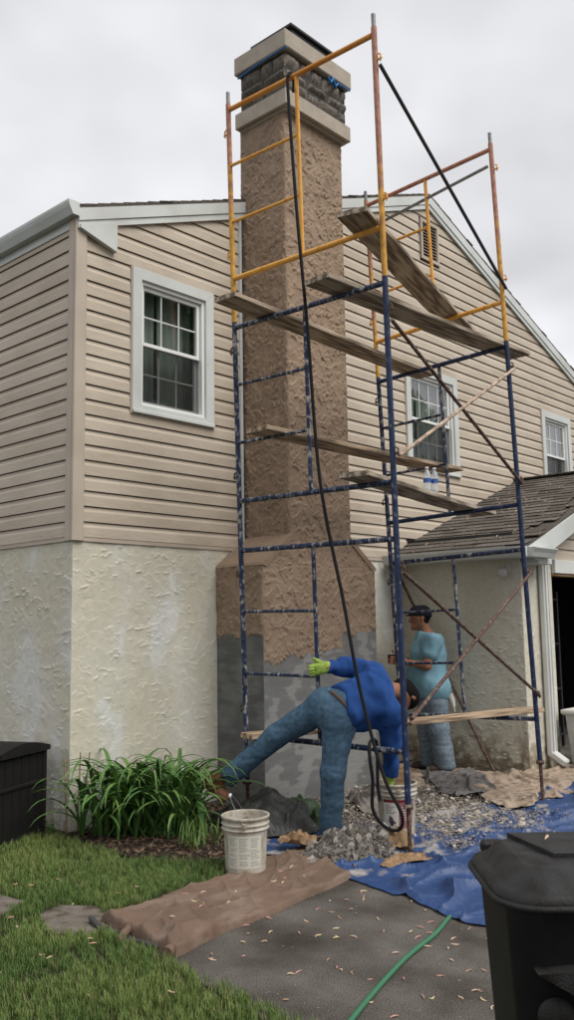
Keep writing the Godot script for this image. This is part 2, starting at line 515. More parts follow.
	M.paver = mat(lin(0.2, 0.18, 0.155), 0.92, {"tex": T.stain, "bump": T.grit, "bscale": 0.8, "world": true, "scale": Vector3(1.5, 1.5, 1.5)})
	M.concrete = mat(lin(0.28, 0.26, 0.23), 0.92, {"tex": T.stain, "bump": T.grit, "bscale": 0.6, "world": true, "scale": Vector3(1, 1, 1)})
	M.grass = mat(Color.WHITE, 0.65, {"vc": true})
	M.grass.backlight_enabled = true
	M.grass.backlight = Color(0.08, 0.12, 0.03)
	M.leaf = []
	for q in [[0.065, 0.145, 0.033], [0.085, 0.18, 0.042], [0.05, 0.12, 0.03], [0.12, 0.2, 0.05]]:
		var lm := mat(lin(q[0], q[1], q[2]), 0.5)
		lm.backlight_enabled = true
		lm.backlight = Color(0.1, 0.16, 0.03)
		M.leaf.append(lm)
	M.canopy = mat(lin(0.1, 0.17, 0.05), 0.6)
	M.canopy.backlight_enabled = true
	M.canopy.backlight = Color(0.1, 0.16, 0.04)
	M.bark = mat(lin(0.12, 0.095, 0.075), 0.95, {"tex": T.mott})
	M.blue_tarp = mat(Color.WHITE, 0.5, {"vc": true, "bump": T.cloth, "bscale": 0.5, "world": true, "scale": Vector3(2.2, 2.2, 2.2), "spec": 0.5})
	M.brown_tarp = mat(lin(0.157, 0.104, 0.077), 0.8, {"tex": T.soft, "bump": T.cloth, "bscale": 0.35, "world": true, "scale": Vector3(1.1, 1.1, 1.1)})
	M.canvas_top = mat(Color.WHITE, 0.8, {"vc": true, "tex": T.soft, "bump": T.cloth, "bscale": 0.45, "world": true, "scale": Vector3(1.1, 1.1, 1.1)})
	M.tarp_lining = mat(lin(0.05, 0.047, 0.047), 0.85)
	M.drop_cloth = mat(lin(0.42, 0.34, 0.275), 0.95, {"tex": T.stain, "bump": T.cloth, "bscale": 0.9, "world": true, "scale": Vector3(2, 2, 2)})
	M.grey_cloth = mat(lin(0.17, 0.165, 0.175), 0.95, {"tex": T.stain, "bump": T.cloth, "bscale": 0.9, "world": true, "scale": Vector3(2, 2, 2)})
	M.grey_sheet = mat(lin(0.27, 0.25, 0.24), 0.95, {"tex": T.stain, "bump": T.cloth, "bscale": 0.9, "world": true, "scale": Vector3(2, 2, 2)})
	M.black_plastic = mat(lin(0.07, 0.075, 0.075), 0.45, {"tex": T.stain, "bump": T.cloth, "bscale": 0.6, "world": true, "scale": Vector3(1.5, 1.5, 1.5)})
	M.green_plastic = mat(lin(0.06, 0.11, 0.06), 0.5, {"tex": T.stain, "world": true})
	M.kraft = mat(lin(0.33, 0.22, 0.13), 0.85, {"tex": T.stain, "bump": T.cloth, "bscale": 0.4, "scale": Vector3(4, 4, 4)})
	M.rubble = mat(Color.WHITE, 0.95, {"vc": true, "bump": T.grit, "bscale": 0.6, "scale": Vector3(4, 4, 4), "spec": 0.2})
	M.pail = mat(lin(0.56, 0.54, 0.48), 0.5, {"tex": T.stain, "scale": Vector3(2.2, 2.2, 2.2)})
	M.plaster_dirt = mat(lin(0.22, 0.19, 0.16), 0.95, {"tex": T.mott, "bump": T.grit, "scale": Vector3(4, 4, 4)})
	M.wire = mat(lin(0.25, 0.25, 0.25), 0.4, {"metal": 0.8})
	M.bin = mat(lin(0.012, 0.012, 0.013), 0.5, {"tex": T.soft, "bump": T.grit, "bscale": 0.12, "scale": Vector3(3, 3, 3), "spec": 0.25})
	M.lid = mat(lin(0.035, 0.036, 0.038), 0.55, {"tex": T.stain, "bump": T.grit, "bscale": 0.2, "scale": Vector3(2, 2, 2), "spec": 0.3})
	M.deck_box = mat(lin(0.016, 0.0155, 0.015), 0.6, {"spec": 0.2, "tex": T.soft, "bump": T.fine, "bscale": 0.2, "scale": Vector3(2, 2, 2)})
	M.rubber = mat(lin(0.02, 0.02, 0.021), 0.75, {"spec": 0.2})
	M.green_hose = mat(lin(0.04, 0.15, 0.08), 0.4)
	M.cane = mat(lin(0.3, 0.21, 0.13), 0.8)
	M.seed = []
	for q in [[0.6, 0.43, 0.31], [0.5, 0.27, 0.22], [0.62, 0.5, 0.3], [0.38, 0.24, 0.16]]:
		M.seed.append(mat(lin(q[0], q[1], q[2]), 0.8))
	M.skin = mat(lin(0.27, 0.13, 0.08), 0.6, {"spec": 0.25})
	M.blue_shirt = mat(lin(0.026, 0.075, 0.25), 0.9, {"tex": T.soft, "bump": T.grit, "bscale": 0.2, "world": true, "scale": Vector3(3, 3, 3), "spec": 0.2})
	M.tee = mat(lin(0.2, 0.37, 0.46), 0.9, {"tex": T.soft, "bump": T.grit, "bscale": 0.2, "world": true, "scale": Vector3(3, 3, 3), "spec": 0.2})
	M.jeans = mat(lin(0.1, 0.17, 0.24), 0.9, {"tex": T.denim, "bump": T.grit, "bscale": 0.25, "world": true, "scale": Vector3(4, 4, 4), "spec": 0.2})
	M.pale_jeans = mat(lin(0.25, 0.3, 0.34), 0.9, {"tex": T.denim, "bump": T.grit, "bscale": 0.25, "world": true, "scale": Vector3(4, 4, 4), "spec": 0.2})
	M.hair = mat(lin(0.012, 0.011, 0.011), 0.8, {"spec": 0.1})
	M.cap = mat(lin(0.022, 0.024, 0.032), 0.9, {"spec": 0.1, "tex": T.mott, "scale": Vector3(6, 6, 6)})
	M.glove = mat(lin(0.42, 0.62, 0.12), 0.7, {"tex": T.stain, "scale": Vector3(6, 6, 6)})
	M.boot = mat(lin(0.3, 0.13, 0.07), 0.7, {"tex": T.mott, "scale": Vector3(6, 6, 6)})
	M.dark_boot = mat(lin(0.05, 0.035, 0.03), 0.6)
	M.sole = mat(lin(0.03, 0.028, 0.026), 0.8)
	M.rag = mat(lin(0.5, 0.48, 0.44), 0.9)
	M.leather = mat(lin(0.1, 0.05, 0.025), 0.6)
	M.bottle = StandardMaterial3D.new()
	M.bottle.albedo_color = Color(0.9, 0.94, 0.96, 0.3)
	M.bottle.transparency = BaseMaterial3D.TRANSPARENCY_ALPHA
	M.bottle.roughness = 0.05
	M.label_blue = mat(lin(0.05, 0.12, 0.35), 0.5)
	M.cap_white = mat(lin(0.7, 0.72, 0.74), 0.4)
	M.planter = mat(lin(0.62, 0.61, 0.57), 0.5, {"tex": T.soft})
	M.lamp_glass = mat(lin(0.55, 0.55, 0.52), 0.25)
	M.dark_room = mat(lin(0.05, 0.05, 0.055), 0.9)
	M.red_box = mat(lin(0.18, 0.03, 0.03), 0.7)
	M.blue_chip = mat(lin(0.04, 0.1, 0.32), 0.5)

# ------------------------------------------------------------------ the house
func stucco(called: String, parent: Node, o: Vector3, u: Vector3, v: Vector3, w: float, h: float, pitch: float, hfun: Callable, cfun: Callable, m: Material) -> MeshInstance3D:
	var nx := maxi(2, int(w / pitch))
	var ny := maxi(2, int(h / pitch))
	var nrm := u.cross(v)
	var pos := PackedVector3Array()
	var col := PackedColorArray()
	for y in ny + 1:
		for x in nx + 1:
			var px := w * x / nx
			var py := h * y / ny
			var e := minf(minf(px, w - px), minf(py, h - py))
			var d: float = hfun.call(px, py)
			if e < 0.012: d *= e / 0.012
			pos.append(o + u * px + v * py + nrm * d)
			col.append(cfun.call(px, py))
	var mb := MB.new()
	mb.grid(nx, ny, pos, col)
	return part(called, mb.mesh(), m, parent)

const PROFILE := [Vector2(0.0, 0.016), Vector2(0.003, 0.018), Vector2(0.08, 0.0165), Vector2(0.09, 0.012), Vector2(0.101, 0.006), Vector2(0.1225, 0.003)]

func course_mesh(xa: float, xb: float, ya: float, yb: float) -> ArrayMesh:
	var mb := MB.new()
	var pts := []
	for k in PROFILE.size() - 1:
		var p: Vector2 = PROFILE[k]
		var q: Vector2 = PROFILE[k + 1]
		if q.x <= ya or p.x >= yb: continue
		var a := p
		var b := q
		if a.x < ya: a = p.lerp(q, (ya - p.x) / (q.x - p.x))
		if b.x > yb: b = p.lerp(q, (yb - p.x) / (q.x - p.x))
		if pts.is_empty(): pts.append(a)
		pts.append(b)
	if pts.is_empty(): pts = [Vector2(ya, 0.004), Vector2(yb, 0.004)]
	var prev := Vector2(pts[0].x + 0.004, 0.0)
	for p in pts:
		mb.quad(Vector3(xa, prev.x, prev.y), Vector3(xb, prev.x, prev.y), Vector3(xb, p.x, p.y), Vector3(xa, p.x, p.y))
		prev = p
	for p in pts.size() - 1:
		for s in [xa, xb]:
			mb.quad(Vector3(s, pts[p].x, 0.0), Vector3(s, pts[p].x, pts[p].y), Vector3(s, pts[p + 1].x, pts[p + 1].y), Vector3(s, pts[p + 1].x, 0.0))
	return mb.mesh()

func lay_course(wall: Node, k: int, y: float, xa: float, xb: float, holes: Array, xf: Transform3D, seam := 3.66) -> void:
	var segs := [[xa, xb, 0.0, COURSE]]
	for r in holes:
		if r[3] <= y or r[2] >= y + COURSE: continue
		var out := []
		for s in segs:
			if s[1] <= r[0] or s[0] >= r[1] or s[2] > 0.0 or s[3] < COURSE:
				out.append(s)
				continue
			if s[0] < r[0]: out.append([s[0], r[0], 0.0, COURSE])
			if s[1] > r[1]: out.append([r[1], s[1], 0.0, COURSE])
			if r[2] > y + 0.004: out.append([maxf(s[0], r[0]), minf(s[1], r[1]), 0.0, r[2] - y])
			if r[3] < y + COURSE - 0.004: out.append([maxf(s[0], r[0]), minf(s[1], r[1]), r[3] - y, COURSE])
		segs = out
	for s in segs:
		var x: float = s[0]
		var cutat: float = floorf((s[0] - fposmod(k * 1.37, seam)) / seam) * seam + fposmod(k * 1.37, seam) + seam
		while x < s[1] - 0.01:
			var e := minf(s[1], cutat)
			if s[1] - e < 0.25: e = s[1]
			part("siding_course", course_mesh(x, e + (0.0 if e == s[1] else -0.0015), s[2], s[3]), M.siding[rng.randi() % 4], wall, xf * Transform3D(Basis.IDENTITY, Vector3(0, y, 0)))
			x = e
			cutat += seam

func window(parent: Node, x0: float, x1: float, y0: float, y1: float, cols: int, label: String) -> void:
	var w := Node3D.new()
	w.name = "window"
	parent.add_child(w, true)
	if label != "": w.set_meta("label", label)
	var cw := 0.098
	var zc := 0.012
	# casing boards, mitred
	for q in [[0, 1], [1, 2], [2, 3], [3, 0]]:
		var oc := [Vector2(x0, y0), Vector2(x1, y0), Vector2(x1, y1), Vector2(x0, y1)]
		var ic := [Vector2(x0 + cw, y0 + cw * 0.75), Vector2(x1 - cw, y0 + cw * 0.75), Vector2(x1 - cw, y1 - cw), Vector2(x0 + cw, y1 - cw)]
		var a: Vector2 = oc[q[0]]; var b: Vector2 = oc[q[1]]; var c: Vector2 = ic[q[1]]; var d: Vector2 = ic[q[0]]
		var g := (b - a).normalized() * 0.0008
		var mb := MB.new()
		var zf := 0.036
		mb.extrude([Vector3(a.x + g.x, a.y + g.y, -0.02), Vector3(b.x - g.x, b.y - g.y, -0.02), Vector3(c.x - g.x, c.y - g.y, -0.02), Vector3(d.x + g.x, d.y + g.y, -0.02)], Vector3(0, 0, 1), zf + 0.02)
		part("casing", mb.mesh(), M.grey_trim, w)
	# J-channel round the casing
	var t := 0.012
	var jc := MB.new()
	jc.box(Vector3(x0 - t * 0.5, (y0 + y1) / 2, 0.012), Vector3(t, y1 - y0 + 2 * t, 0.03))
	jc.box(Vector3(x1 + t * 0.5, (y0 + y1) / 2, 0.012), Vector3(t, y1 - y0 + 2 * t, 0.03))
	jc.box(Vector3((x0 + x1) / 2, y1 + t * 0.5, 0.012), Vector3(x1 - x0, t, 0.03))
	jc.box(Vector3((x0 + x1) / 2, y0 - t * 0.5, 0.012), Vector3(x1 - x0, t, 0.03))
	part("channel", jc.mesh(), M.trim, w)
	pbox("sill", Vector3((x0 + x1) / 2, y0 + 0.012, 0.043), Vector3(x1 - x0 - 0.004, 0.03, 0.018), M.grey_trim, w)
	# jambs
	var ix0 := x0 + cw; var ix1 := x1 - cw; var iy0 := y0 + cw * 0.75; var iy1 := y1 - cw
	var jb := MB.new()
	jb.box(Vector3(ix0 + 0.016, (iy0 + iy1) / 2, -0.045), Vector3(0.03, iy1 - iy0, 0.11))
	jb.box(Vector3(ix1 - 0.016, (iy0 + iy1) / 2, -0.045), Vector3(0.03, iy1 - iy0, 0.11))
	jb.box(Vector3((ix0 + ix1) / 2, iy1 - 0.016, -0.045), Vector3(ix1 - ix0 - 0.064, 0.03, 0.11))
	jb.box(Vector3((ix0 + ix1) / 2, iy0 + 0.016, -0.045), Vector3(ix1 - ix0 - 0.064, 0.03, 0.11))
	part("jamb", jb.mesh(), M.sash, w)
	var mid := (iy0 + iy1) / 2 + 0.01
	for s in 2:
		var ya := iy0 + 0.034 if s == 0 else mid - 0.022
		var yb := mid + 0.022 if s == 0 else iy1 - 0.034
		var z := -0.072 if s == 0 else -0.035
		var xa := ix0 + 0.034
		var xb := ix1 - 0.034
		var fw := 0.034
		var sb := MB.new()
		sb.box(Vector3(xa + fw / 2, (ya + yb) / 2, z), Vector3(fw, yb - ya, 0.03), Basis.IDENTITY, 0.003)
		sb.box(Vector3(xb - fw / 2, (ya + yb) / 2, z), Vector3(fw, yb - ya, 0.03), Basis.IDENTITY, 0.003)
		sb.box(Vector3((xa + xb) / 2, ya + fw / 2, z), Vector3(xb - xa - 2 * fw - 0.002, fw, 0.03), Basis.IDENTITY, 0.003)
		sb.box(Vector3((xa + xb) / 2, yb - fw / 2, z), Vector3(xb - xa - 2 * fw - 0.002, fw, 0.03), Basis.IDENTITY, 0.003)
		part("sash", sb.mesh(), M.sash, w)
		var gx0 := xa + fw; var gx1 := xb - fw; var gy0 := ya + fw; var gy1 := yb - fw
		for k in range(1, cols):
			pbox("muntin", Vector3(lerpf(gx0, gx1, float(k) / cols), (gy0 + gy1) / 2, z - 0.004), Vector3(0.016, gy1 - gy0, 0.008), M.sash, w, 0.002)
		pbox("muntin", Vector3((gx0 + gx1) / 2, (gy0 + gy1) / 2, z - 0.006), Vector3(gx1 - gx0, 0.016, 0.008), M.sash, w, 0.002)
		for dz in [0.006, -0.012]:
			pbox("pane", Vector3((gx0 + gx1) / 2, (gy0 + gy1) / 2, z + dz), Vector3(gx1 - gx0 + 0.01, gy1 - gy0 + 0.01, 0.003), M.glass, w, 0.0)
		if s == 0:
			pbox("insect_screen", Vector3((gx0 + gx1) / 2, (ya + yb) / 2 - 0.01, z + 0.038), Vector3(xb - xa - 0.01, yb - ya - 0.04, 0.001), M.screen, w, 0.0)
	# the room behind
	var rb := MB.new()
	var ra := Vector3(x0 - 0.3, y0 - 0.6, -1.6)
	var rc := Vector3(x1 + 0.3, y1 + 0.3, -0.13)
	rb.quad(Vector3(ra.x, ra.y, ra.z), Vector3(rc.x, ra.y, ra.z), Vector3(rc.x, rc.y, ra.z), Vector3(ra.x, rc.y, ra.z))
	rb.quad(Vector3(ra.x, ra.y, rc.z), Vector3(ra.x, ra.y, ra.z), Vector3(ra.x, rc.y, ra.z), Vector3(ra.x, rc.y, rc.z))
	rb.quad(Vector3(rc.x, ra.y, ra.z), Vector3(rc.x, ra.y, rc.z), Vector3(rc.x, rc.y, rc.z), Vector3(rc.x, rc.y, ra.z))
	rb.quad(Vector3(ra.x, ra.y, rc.z), Vector3(rc.x, ra.y, rc.z), Vector3(rc.x, ra.y, ra.z), Vector3(ra.x, ra.y, ra.z))
	rb.quad(Vector3(ra.x, rc.y, ra.z), Vector3(rc.x, rc.y, ra.z), Vector3(rc.x, rc.y, rc.z), Vector3(ra.x, rc.y, rc.z))
	part("room", rb.mesh(), M.room, w)
	for s in [-1, 1]:  # curtains; their pale green also lends the panes a reflection-like haze
		var pos := PackedVector3Array()
		var cx: float = (x0 + x1) / 2 + s * (x1 - x0) * 0.24
		var ww := (x1 - x0) * 0.46
		for y in 2:
			for k in 25:
				pos.append(Vector3(cx - ww / 2 + ww * k / 24.0, y0 - 0.05 + y * (y1 - y0 + 0.2), -0.24 + 0.02 * sin(k * 1.25)))
		var cb := MB.new()
		cb.grid(24, 1, pos)
		part("curtain", cb.mesh(), M.curtain, w)

func build_house() -> void:
	var h := thing("house", "two storey house with tan lap siding above cream stucco and a gable", "house")
	var big := noise(0.9, 61, 3)
	var med := noise(3.0, 62, 3)
	var fin := noise(14.0, 63, 2)
	var wall_h := func(off: Vector2) -> Callable:
		return func(px: float, py: float) -> float:
			var b := 0.35 + 0.65 * smoothstep(-0.1, 0.35, big.get_noise_2d(px * 1.3 + off.x * 9.0, py * 1.3 + off.y))
			return tile_at(ridge_tile, (px + off.x) / 1.35, (py + off.y) / 1.35) * 0.0135 * b + tile_at(stroke_tile, (px + off.x) / 2.3, py / 2.3) * 0.004 + med.get_noise_2d(px + off.x * 3.0, py) * 0.004
	var wall_c := func(off: Vector2, wet: float) -> Callable:
		return func(px: float, py: float) -> Color:
			var a := big.get_noise_2d(px * 1.6 + off.x * 5.0, py * 0.8 + off.y)
			var b := med.get_noise_2d(px + off.x * 3.0, py * 0.7)
			var c := Color(0.60, 0.565, 0.46).lerp(Color(0.63, 0.615, 0.54), clampf(0.5 + a * 1.6, 0, 1))
			if a + b * 0.5 > 0.28: c = c.lerp(Color(0.68, 0.68, 0.65), smoothstep(0.28, 0.36, a + b * 0.5) * 0.7)
			var g := fin.get_noise_2d(px * 0.6 + off.x, py * 0.35) + b
			var low := py + g * 0.35
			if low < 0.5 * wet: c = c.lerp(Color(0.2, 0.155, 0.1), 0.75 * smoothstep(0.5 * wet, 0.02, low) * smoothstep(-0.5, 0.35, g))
			return c * (0.97 + 0.06 * fin.get_noise_2d(px, py))
	# stucco storey
	pbox("stucco_backing", Vector3(2.24, 1.115, -0.111), Vector3(4.46, 2.25, 0.2), M.sheath, h, 0.0)
	pbox("stucco_backing", Vector3(0.111, 1.115, -2.3), Vector3(0.2, 2.25, 4.1), M.sheath, h, 0.0)
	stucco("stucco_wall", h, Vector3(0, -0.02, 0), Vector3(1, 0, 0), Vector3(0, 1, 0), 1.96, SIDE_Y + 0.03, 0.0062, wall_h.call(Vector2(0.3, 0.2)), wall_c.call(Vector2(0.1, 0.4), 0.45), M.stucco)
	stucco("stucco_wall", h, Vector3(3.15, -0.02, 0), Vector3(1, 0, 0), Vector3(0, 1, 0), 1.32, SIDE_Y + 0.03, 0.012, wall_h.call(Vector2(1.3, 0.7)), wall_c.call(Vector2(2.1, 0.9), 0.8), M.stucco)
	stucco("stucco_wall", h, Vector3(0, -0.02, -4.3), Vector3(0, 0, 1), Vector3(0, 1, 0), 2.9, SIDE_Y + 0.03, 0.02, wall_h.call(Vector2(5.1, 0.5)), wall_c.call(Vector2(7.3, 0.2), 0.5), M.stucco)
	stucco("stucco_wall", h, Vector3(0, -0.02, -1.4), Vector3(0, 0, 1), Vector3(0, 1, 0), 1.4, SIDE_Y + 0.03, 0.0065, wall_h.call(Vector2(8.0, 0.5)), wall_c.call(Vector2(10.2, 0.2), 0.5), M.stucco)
	# sheathing behind the siding, with openings for the windows
	var wins := [[0.557, 1.51, 3.38, 4.684], [4.67, 5.83, 3.38, 4.684], [8.2, 9.166, 3.38, 4.684]]
	var sh := MB.new()
	sh.box(Vector3(5.3, 2.81, -0.063), Vector3(10.56, 1.14, 0.12))
	var xs := [0.02, wins[0][0], wins[0][1], wins[1][0], wins[1][1], wins[2][0], wins[2][1], 10.58]
	for k in [0, 2, 4, 6]:
		sh.box(Vector3((xs[k] + xs[k + 1]) / 2, 4.03, -0.063), Vector3(xs[k + 1] - xs[k], 1.302, 0.12))
	sh.extrude([Vector3(0.02, 4.683, -0.123), Vector3(10.58, 4.683, -0.123), Vector3(10.58, 4.95, -0.123), Vector3(5.3, 6.92, -0.123), Vector3(0.02, 4.95, -0.123)], Vector3(0, 0, 1), 0.12)
	sh.box(Vector3(0.065, 3.55, -2.25), Vector3(0.12, 2.6, 4.2))
	sh.box(Vector3(10.53, 3.55, -2.25), Vector3(0.12, 2.6, 4.2))
	sh.extrude([Vector3(0.05, 2.2, -4.39), Vector3(10.55, 2.2, -4.39), Vector3(10.55, 4.9, -4.39), Vector3(5.3, 6.85, -4.39), Vector3(0.05, 4.9, -4.39)], Vector3(0, 0, 1), 0.1)
	part("sheathing", sh.mesh(), M.sheath, h)
	# siding
	var gable := Node3D.new()
	gable.name = "gable_siding"
	h.add_child(gable)
	var holes := []
	for q in wins: holes.append([q[0] - 0.013, q[1] + 0.013, q[2] - 0.013, q[3] + 0.013])
	holes.append([1.875, 2.86, 2.0, 7.5])
	holes.append([5.09, 5.54, 6.1, 6.7])
	rng.seed = 5
	pbox("starter_strip", Vector3(2.28, SIDE_Y + 0.016, 0.007), Vector3(4.45, 0.034, 0.016), M.trim, gable, 0.002)
	for k in 37:
		var y := SIDE_Y + 0.033 + k * COURSE
		var xl := 0.055
		if y > 4.85: xl = maxf(xl, (y - 4.85) / SLOPE - 0.05)
		var xr := 10.6 - xl
		if y < 2.42: xr = 4.6
		if xr - xl < 0.1: break
		lay_course(gable, k, y, xl, xr, holes, Transform3D.IDENTITY)
	var side := Node3D.new()
	side.name = "side_siding"
	h.add_child(side)
	var sxf := Transform3D(Basis(Vector3(0, 0, 1), Vector3(0, 1, 0), Vector3(-1, 0, 0)), Vector3.ZERO)
	pbox("starter_strip", Vector3(-0.007, SIDE_Y + 0.016, -2.2), Vector3(0.016, 0.034, 4.28), M.trim, side, 0.002)
	for k in 21:
		lay_course(side, k, SIDE_Y + 0.033 + k * COURSE, -4.3, -0.055, [], sxf)
	# corner post with its two flanges
	var cp := MB.new()
	cp.box(Vector3(0.022, (SIDE_Y + 4.93) / 2, 0.016), Vector3(0.105, 4.93 - SIDE_Y, 0.036), Basis.IDENTITY, 0.004)
	cp.box(Vector3(-0.016, (SIDE_Y + 4.93) / 2, -0.036), Vector3(0.034, 4.93 - SIDE_Y + 0.002, 0.064), Basis.IDENTITY, 0.004)
	cp.box(Vector3(0.08, (SIDE_Y + 4.93) / 2, 0.01), Vector3(0.012, 4.93 - SIDE_Y - 0.01, 0.03), Basis.IDENTITY, 0.002)
	cp.box(Vector3(-0.01, (SIDE_Y + 4.93) / 2, -0.076), Vector3(0.03, 4.93 - SIDE_Y - 0.01, 0.012), Basis.IDENTITY, 0.002)
	part("corner_post", cp.mesh(), M.trim, h)
	pbox("chimney_channel", Vector3(1.878, 4.0, 0.02), Vector3(0.03, 3.5, 0.036), M.grey_trim, h)
	pbox("chimney_channel", Vector3(2.858, 4.2, 0.02), Vector3(0.03, 3.9, 0.036), M.grey_trim, h)
	window(h, 0.557, 1.51, 3.38, 4.684, 3, "grey cased sash window left of the chimney")
	window(h, 4.67, 5.83, 3.38, 4.684, 4, "wider sash window behind the scaffold")
	window(h, 8.2, 9.166, 3.38, 4.684, 3, "sash window above the garage roof")
	# louvred gable vent
	var vent := Node3D.new()
	vent.name = "gable_vent"
	h.add_child(vent)
	var vf := MB.new()
	var vx := 5.315; var vy := 6.4
	vf.box(Vector3(vx - 0.185, vy, 0.018), Vector3(0.04, 0.54, 0.04), Basis.IDENTITY, 0.003)
	vf.box(Vector3(vx + 0.185, vy, 0.018), Vector3(0.04, 0.54, 0.04), Basis.IDENTITY, 0.003)
	vf.box(Vector3(vx, vy + 0.25, 0.018), Vector3(0.328, 0.04, 0.04), Basis.IDENTITY, 0.003)
	vf.box(Vector3(vx, vy - 0.25, 0.018), Vector3(0.328, 0.04, 0.04), Basis.IDENTITY, 0.003)
	part("frame", vf.mesh(), M.trim, vent)
	pbox("backing", Vector3(vx, vy, -0.03), Vector3(0.36, 0.5, 0.01), M.dark_room, vent, 0.0)
	for k in 11:
		pbox("louvre", Vector3(vx, vy - 0.205 + k * 0.041, 0.006), Vector3(0.325, 0.006, 0.045), M.trim, vent, 0.001, Basis(Vector3(1, 0, 0), 0.75))
	# rake boards and their upper trim
	for s in [0, 1]:
		var rb := MB.new()
		var top0 := Vector3(0.0, 5.045, 0.0)
		var ridge := Vector3(5.3, 5.045 + SLOPE * 5.3, 0.0)
		var rect := [[0.0, -0.115, 0.022, 0.06], [-0.117, -0.175, 0.022, 0.048]]
		for q in rect:
			var pol := [top0 + Vector3(-0.02, q[0] - 0.03, 0), ridge + Vector3(0, q[0] - 0.03, 0), ridge + Vector3(0, q[1] - 0.03, 0), top0 + Vector3(-0.02, q[1] - 0.03, 0)]
			if s == 1:
				pol = pol.map(func(p): return Vector3(10.6 - p.x, p.y, 0))
			rb.extrude(pol.map(func(p): return p + Vector3(0, 0, q[2])), Vector3(0, 0, 1), q[3] - q[2])
		part("rake_board", rb.mesh(), M.grey_trim, h)
	# boxed eave end at the corner
	var pc := MB.new()
	pc.extrude([Vector3(-0.01, 4.84, 0.02), Vector3(0.36, 4.735, 0.02), Vector3(0.36, 5.0, 0.02), Vector3(-0.01, 4.87, 0.02)], Vector3(0, 0, 1), 0.05)
	part("eave_return", pc.mesh(), M.grey_trim, h)
	# roof: two slabs, starter shingles proud of the rakes
	var roof := Node3D.new()
	roof.name = "roof"
	h.add_child(roof)
	for s in [0, 1]:
		var pol := [Vector3(-0.06, 5.045 - 0.025, 0), Vector3(5.3, 5.045 - 0.002 + SLOPE * 5.3, 0), Vector3(5.3, 5.04 + SLOPE * 5.3 - 0.027, 0), Vector3(-0.06, 4.992, 0)]
		if s == 1: pol = pol.map(func(p): return Vector3(10.6 - p.x, p.y, 0))
		var rb := MB.new()
		rb.extrude(pol.map(func(p): return p + Vector3(0, 0, -4.4)), Vector3(0, 0, 1), 4.46)
		part("deck", rb.mesh(), M.shingle[2], roof)
	var shm := MB.new()
	shm.box(Vector3.ZERO, Vector3(0.155, 0.011, 4.44), Basis.IDENTITY, 0.002)
	var one := shm.mesh()
	for s in [0, 1]:
		for k in 40:
			var d := 0.07 + k * 0.141
			var ang := atan(SLOPE)
			var p := Vector3(-0.08 + d * cos(ang), 5.035 + d * sin(ang) - 0.02, -2.16 + rng.randf_range(-0.012, 0.012))
			var b := Basis(Vector3(0, 0, 1), ang - 0.05)
			if s == 1:
				p.x = 10.6 - p.x
				b = Basis(Vector3(0, 0, 1), -ang + 0.05)
			part("shingle", one, M.shingle[rng.randi() % 5], roof, Transform3D(b, p))
	# gutter along the left eave: a K-shaped trough with an end cap
	var gb := MB.new()
	var prof := [Vector2(-0.022, 4.935), Vector2(-0.085, 4.935), Vector2(-0.1, 4.965), Vector2(-0.118, 5.0), Vector2(-0.128, 5.03), Vector2(-0.128, 5.052), Vector2(-0.118, 5.052)]
	for k in prof.size() - 1:
		gb.quad(Vector3(prof[k].x, prof[k].y, -4.3), Vector3(prof[k].x, prof[k].y, 0.062), Vector3(prof[k + 1].x, prof[k + 1].y, 0.062), Vector3(prof[k + 1].x, prof[k + 1].y, -4.3))
	var cap := [Vector3(-0.022, 4.935, 0.056), Vector3(-0.085, 4.935, 0.056), Vector3(-0.1, 4.965, 0.056), Vector3(-0.118, 5.0, 0.056), Vector3(-0.127, 5.03, 0.056), Vector3(-0.127, 5.05, 0.056), Vector3(-0.022, 5.05, 0.056)]
	gb.extrude(cap, Vector3(0, 0, 1), 0.008)
	gb.box(Vector3(-0.024, 4.985, -2.12), Vector3(0.004, 0.11, 4.36))
	part("gutter", gb.mesh(), M.grey_trim, h)
	var fb := MB.new()
	fb.box(Vector3(-0.014, 4.925, -2.15), Vector3(0.014, 0.13, 4.34), Basis.IDENTITY, 0.002)
	fb.box(Vector3(-0.017, 4.875, -2.19), Vector3(0.026, 0.04, 4.26), Basis.IDENTITY, 0.002)
	part("fascia", fb.mesh(), M.grey_trim, h)

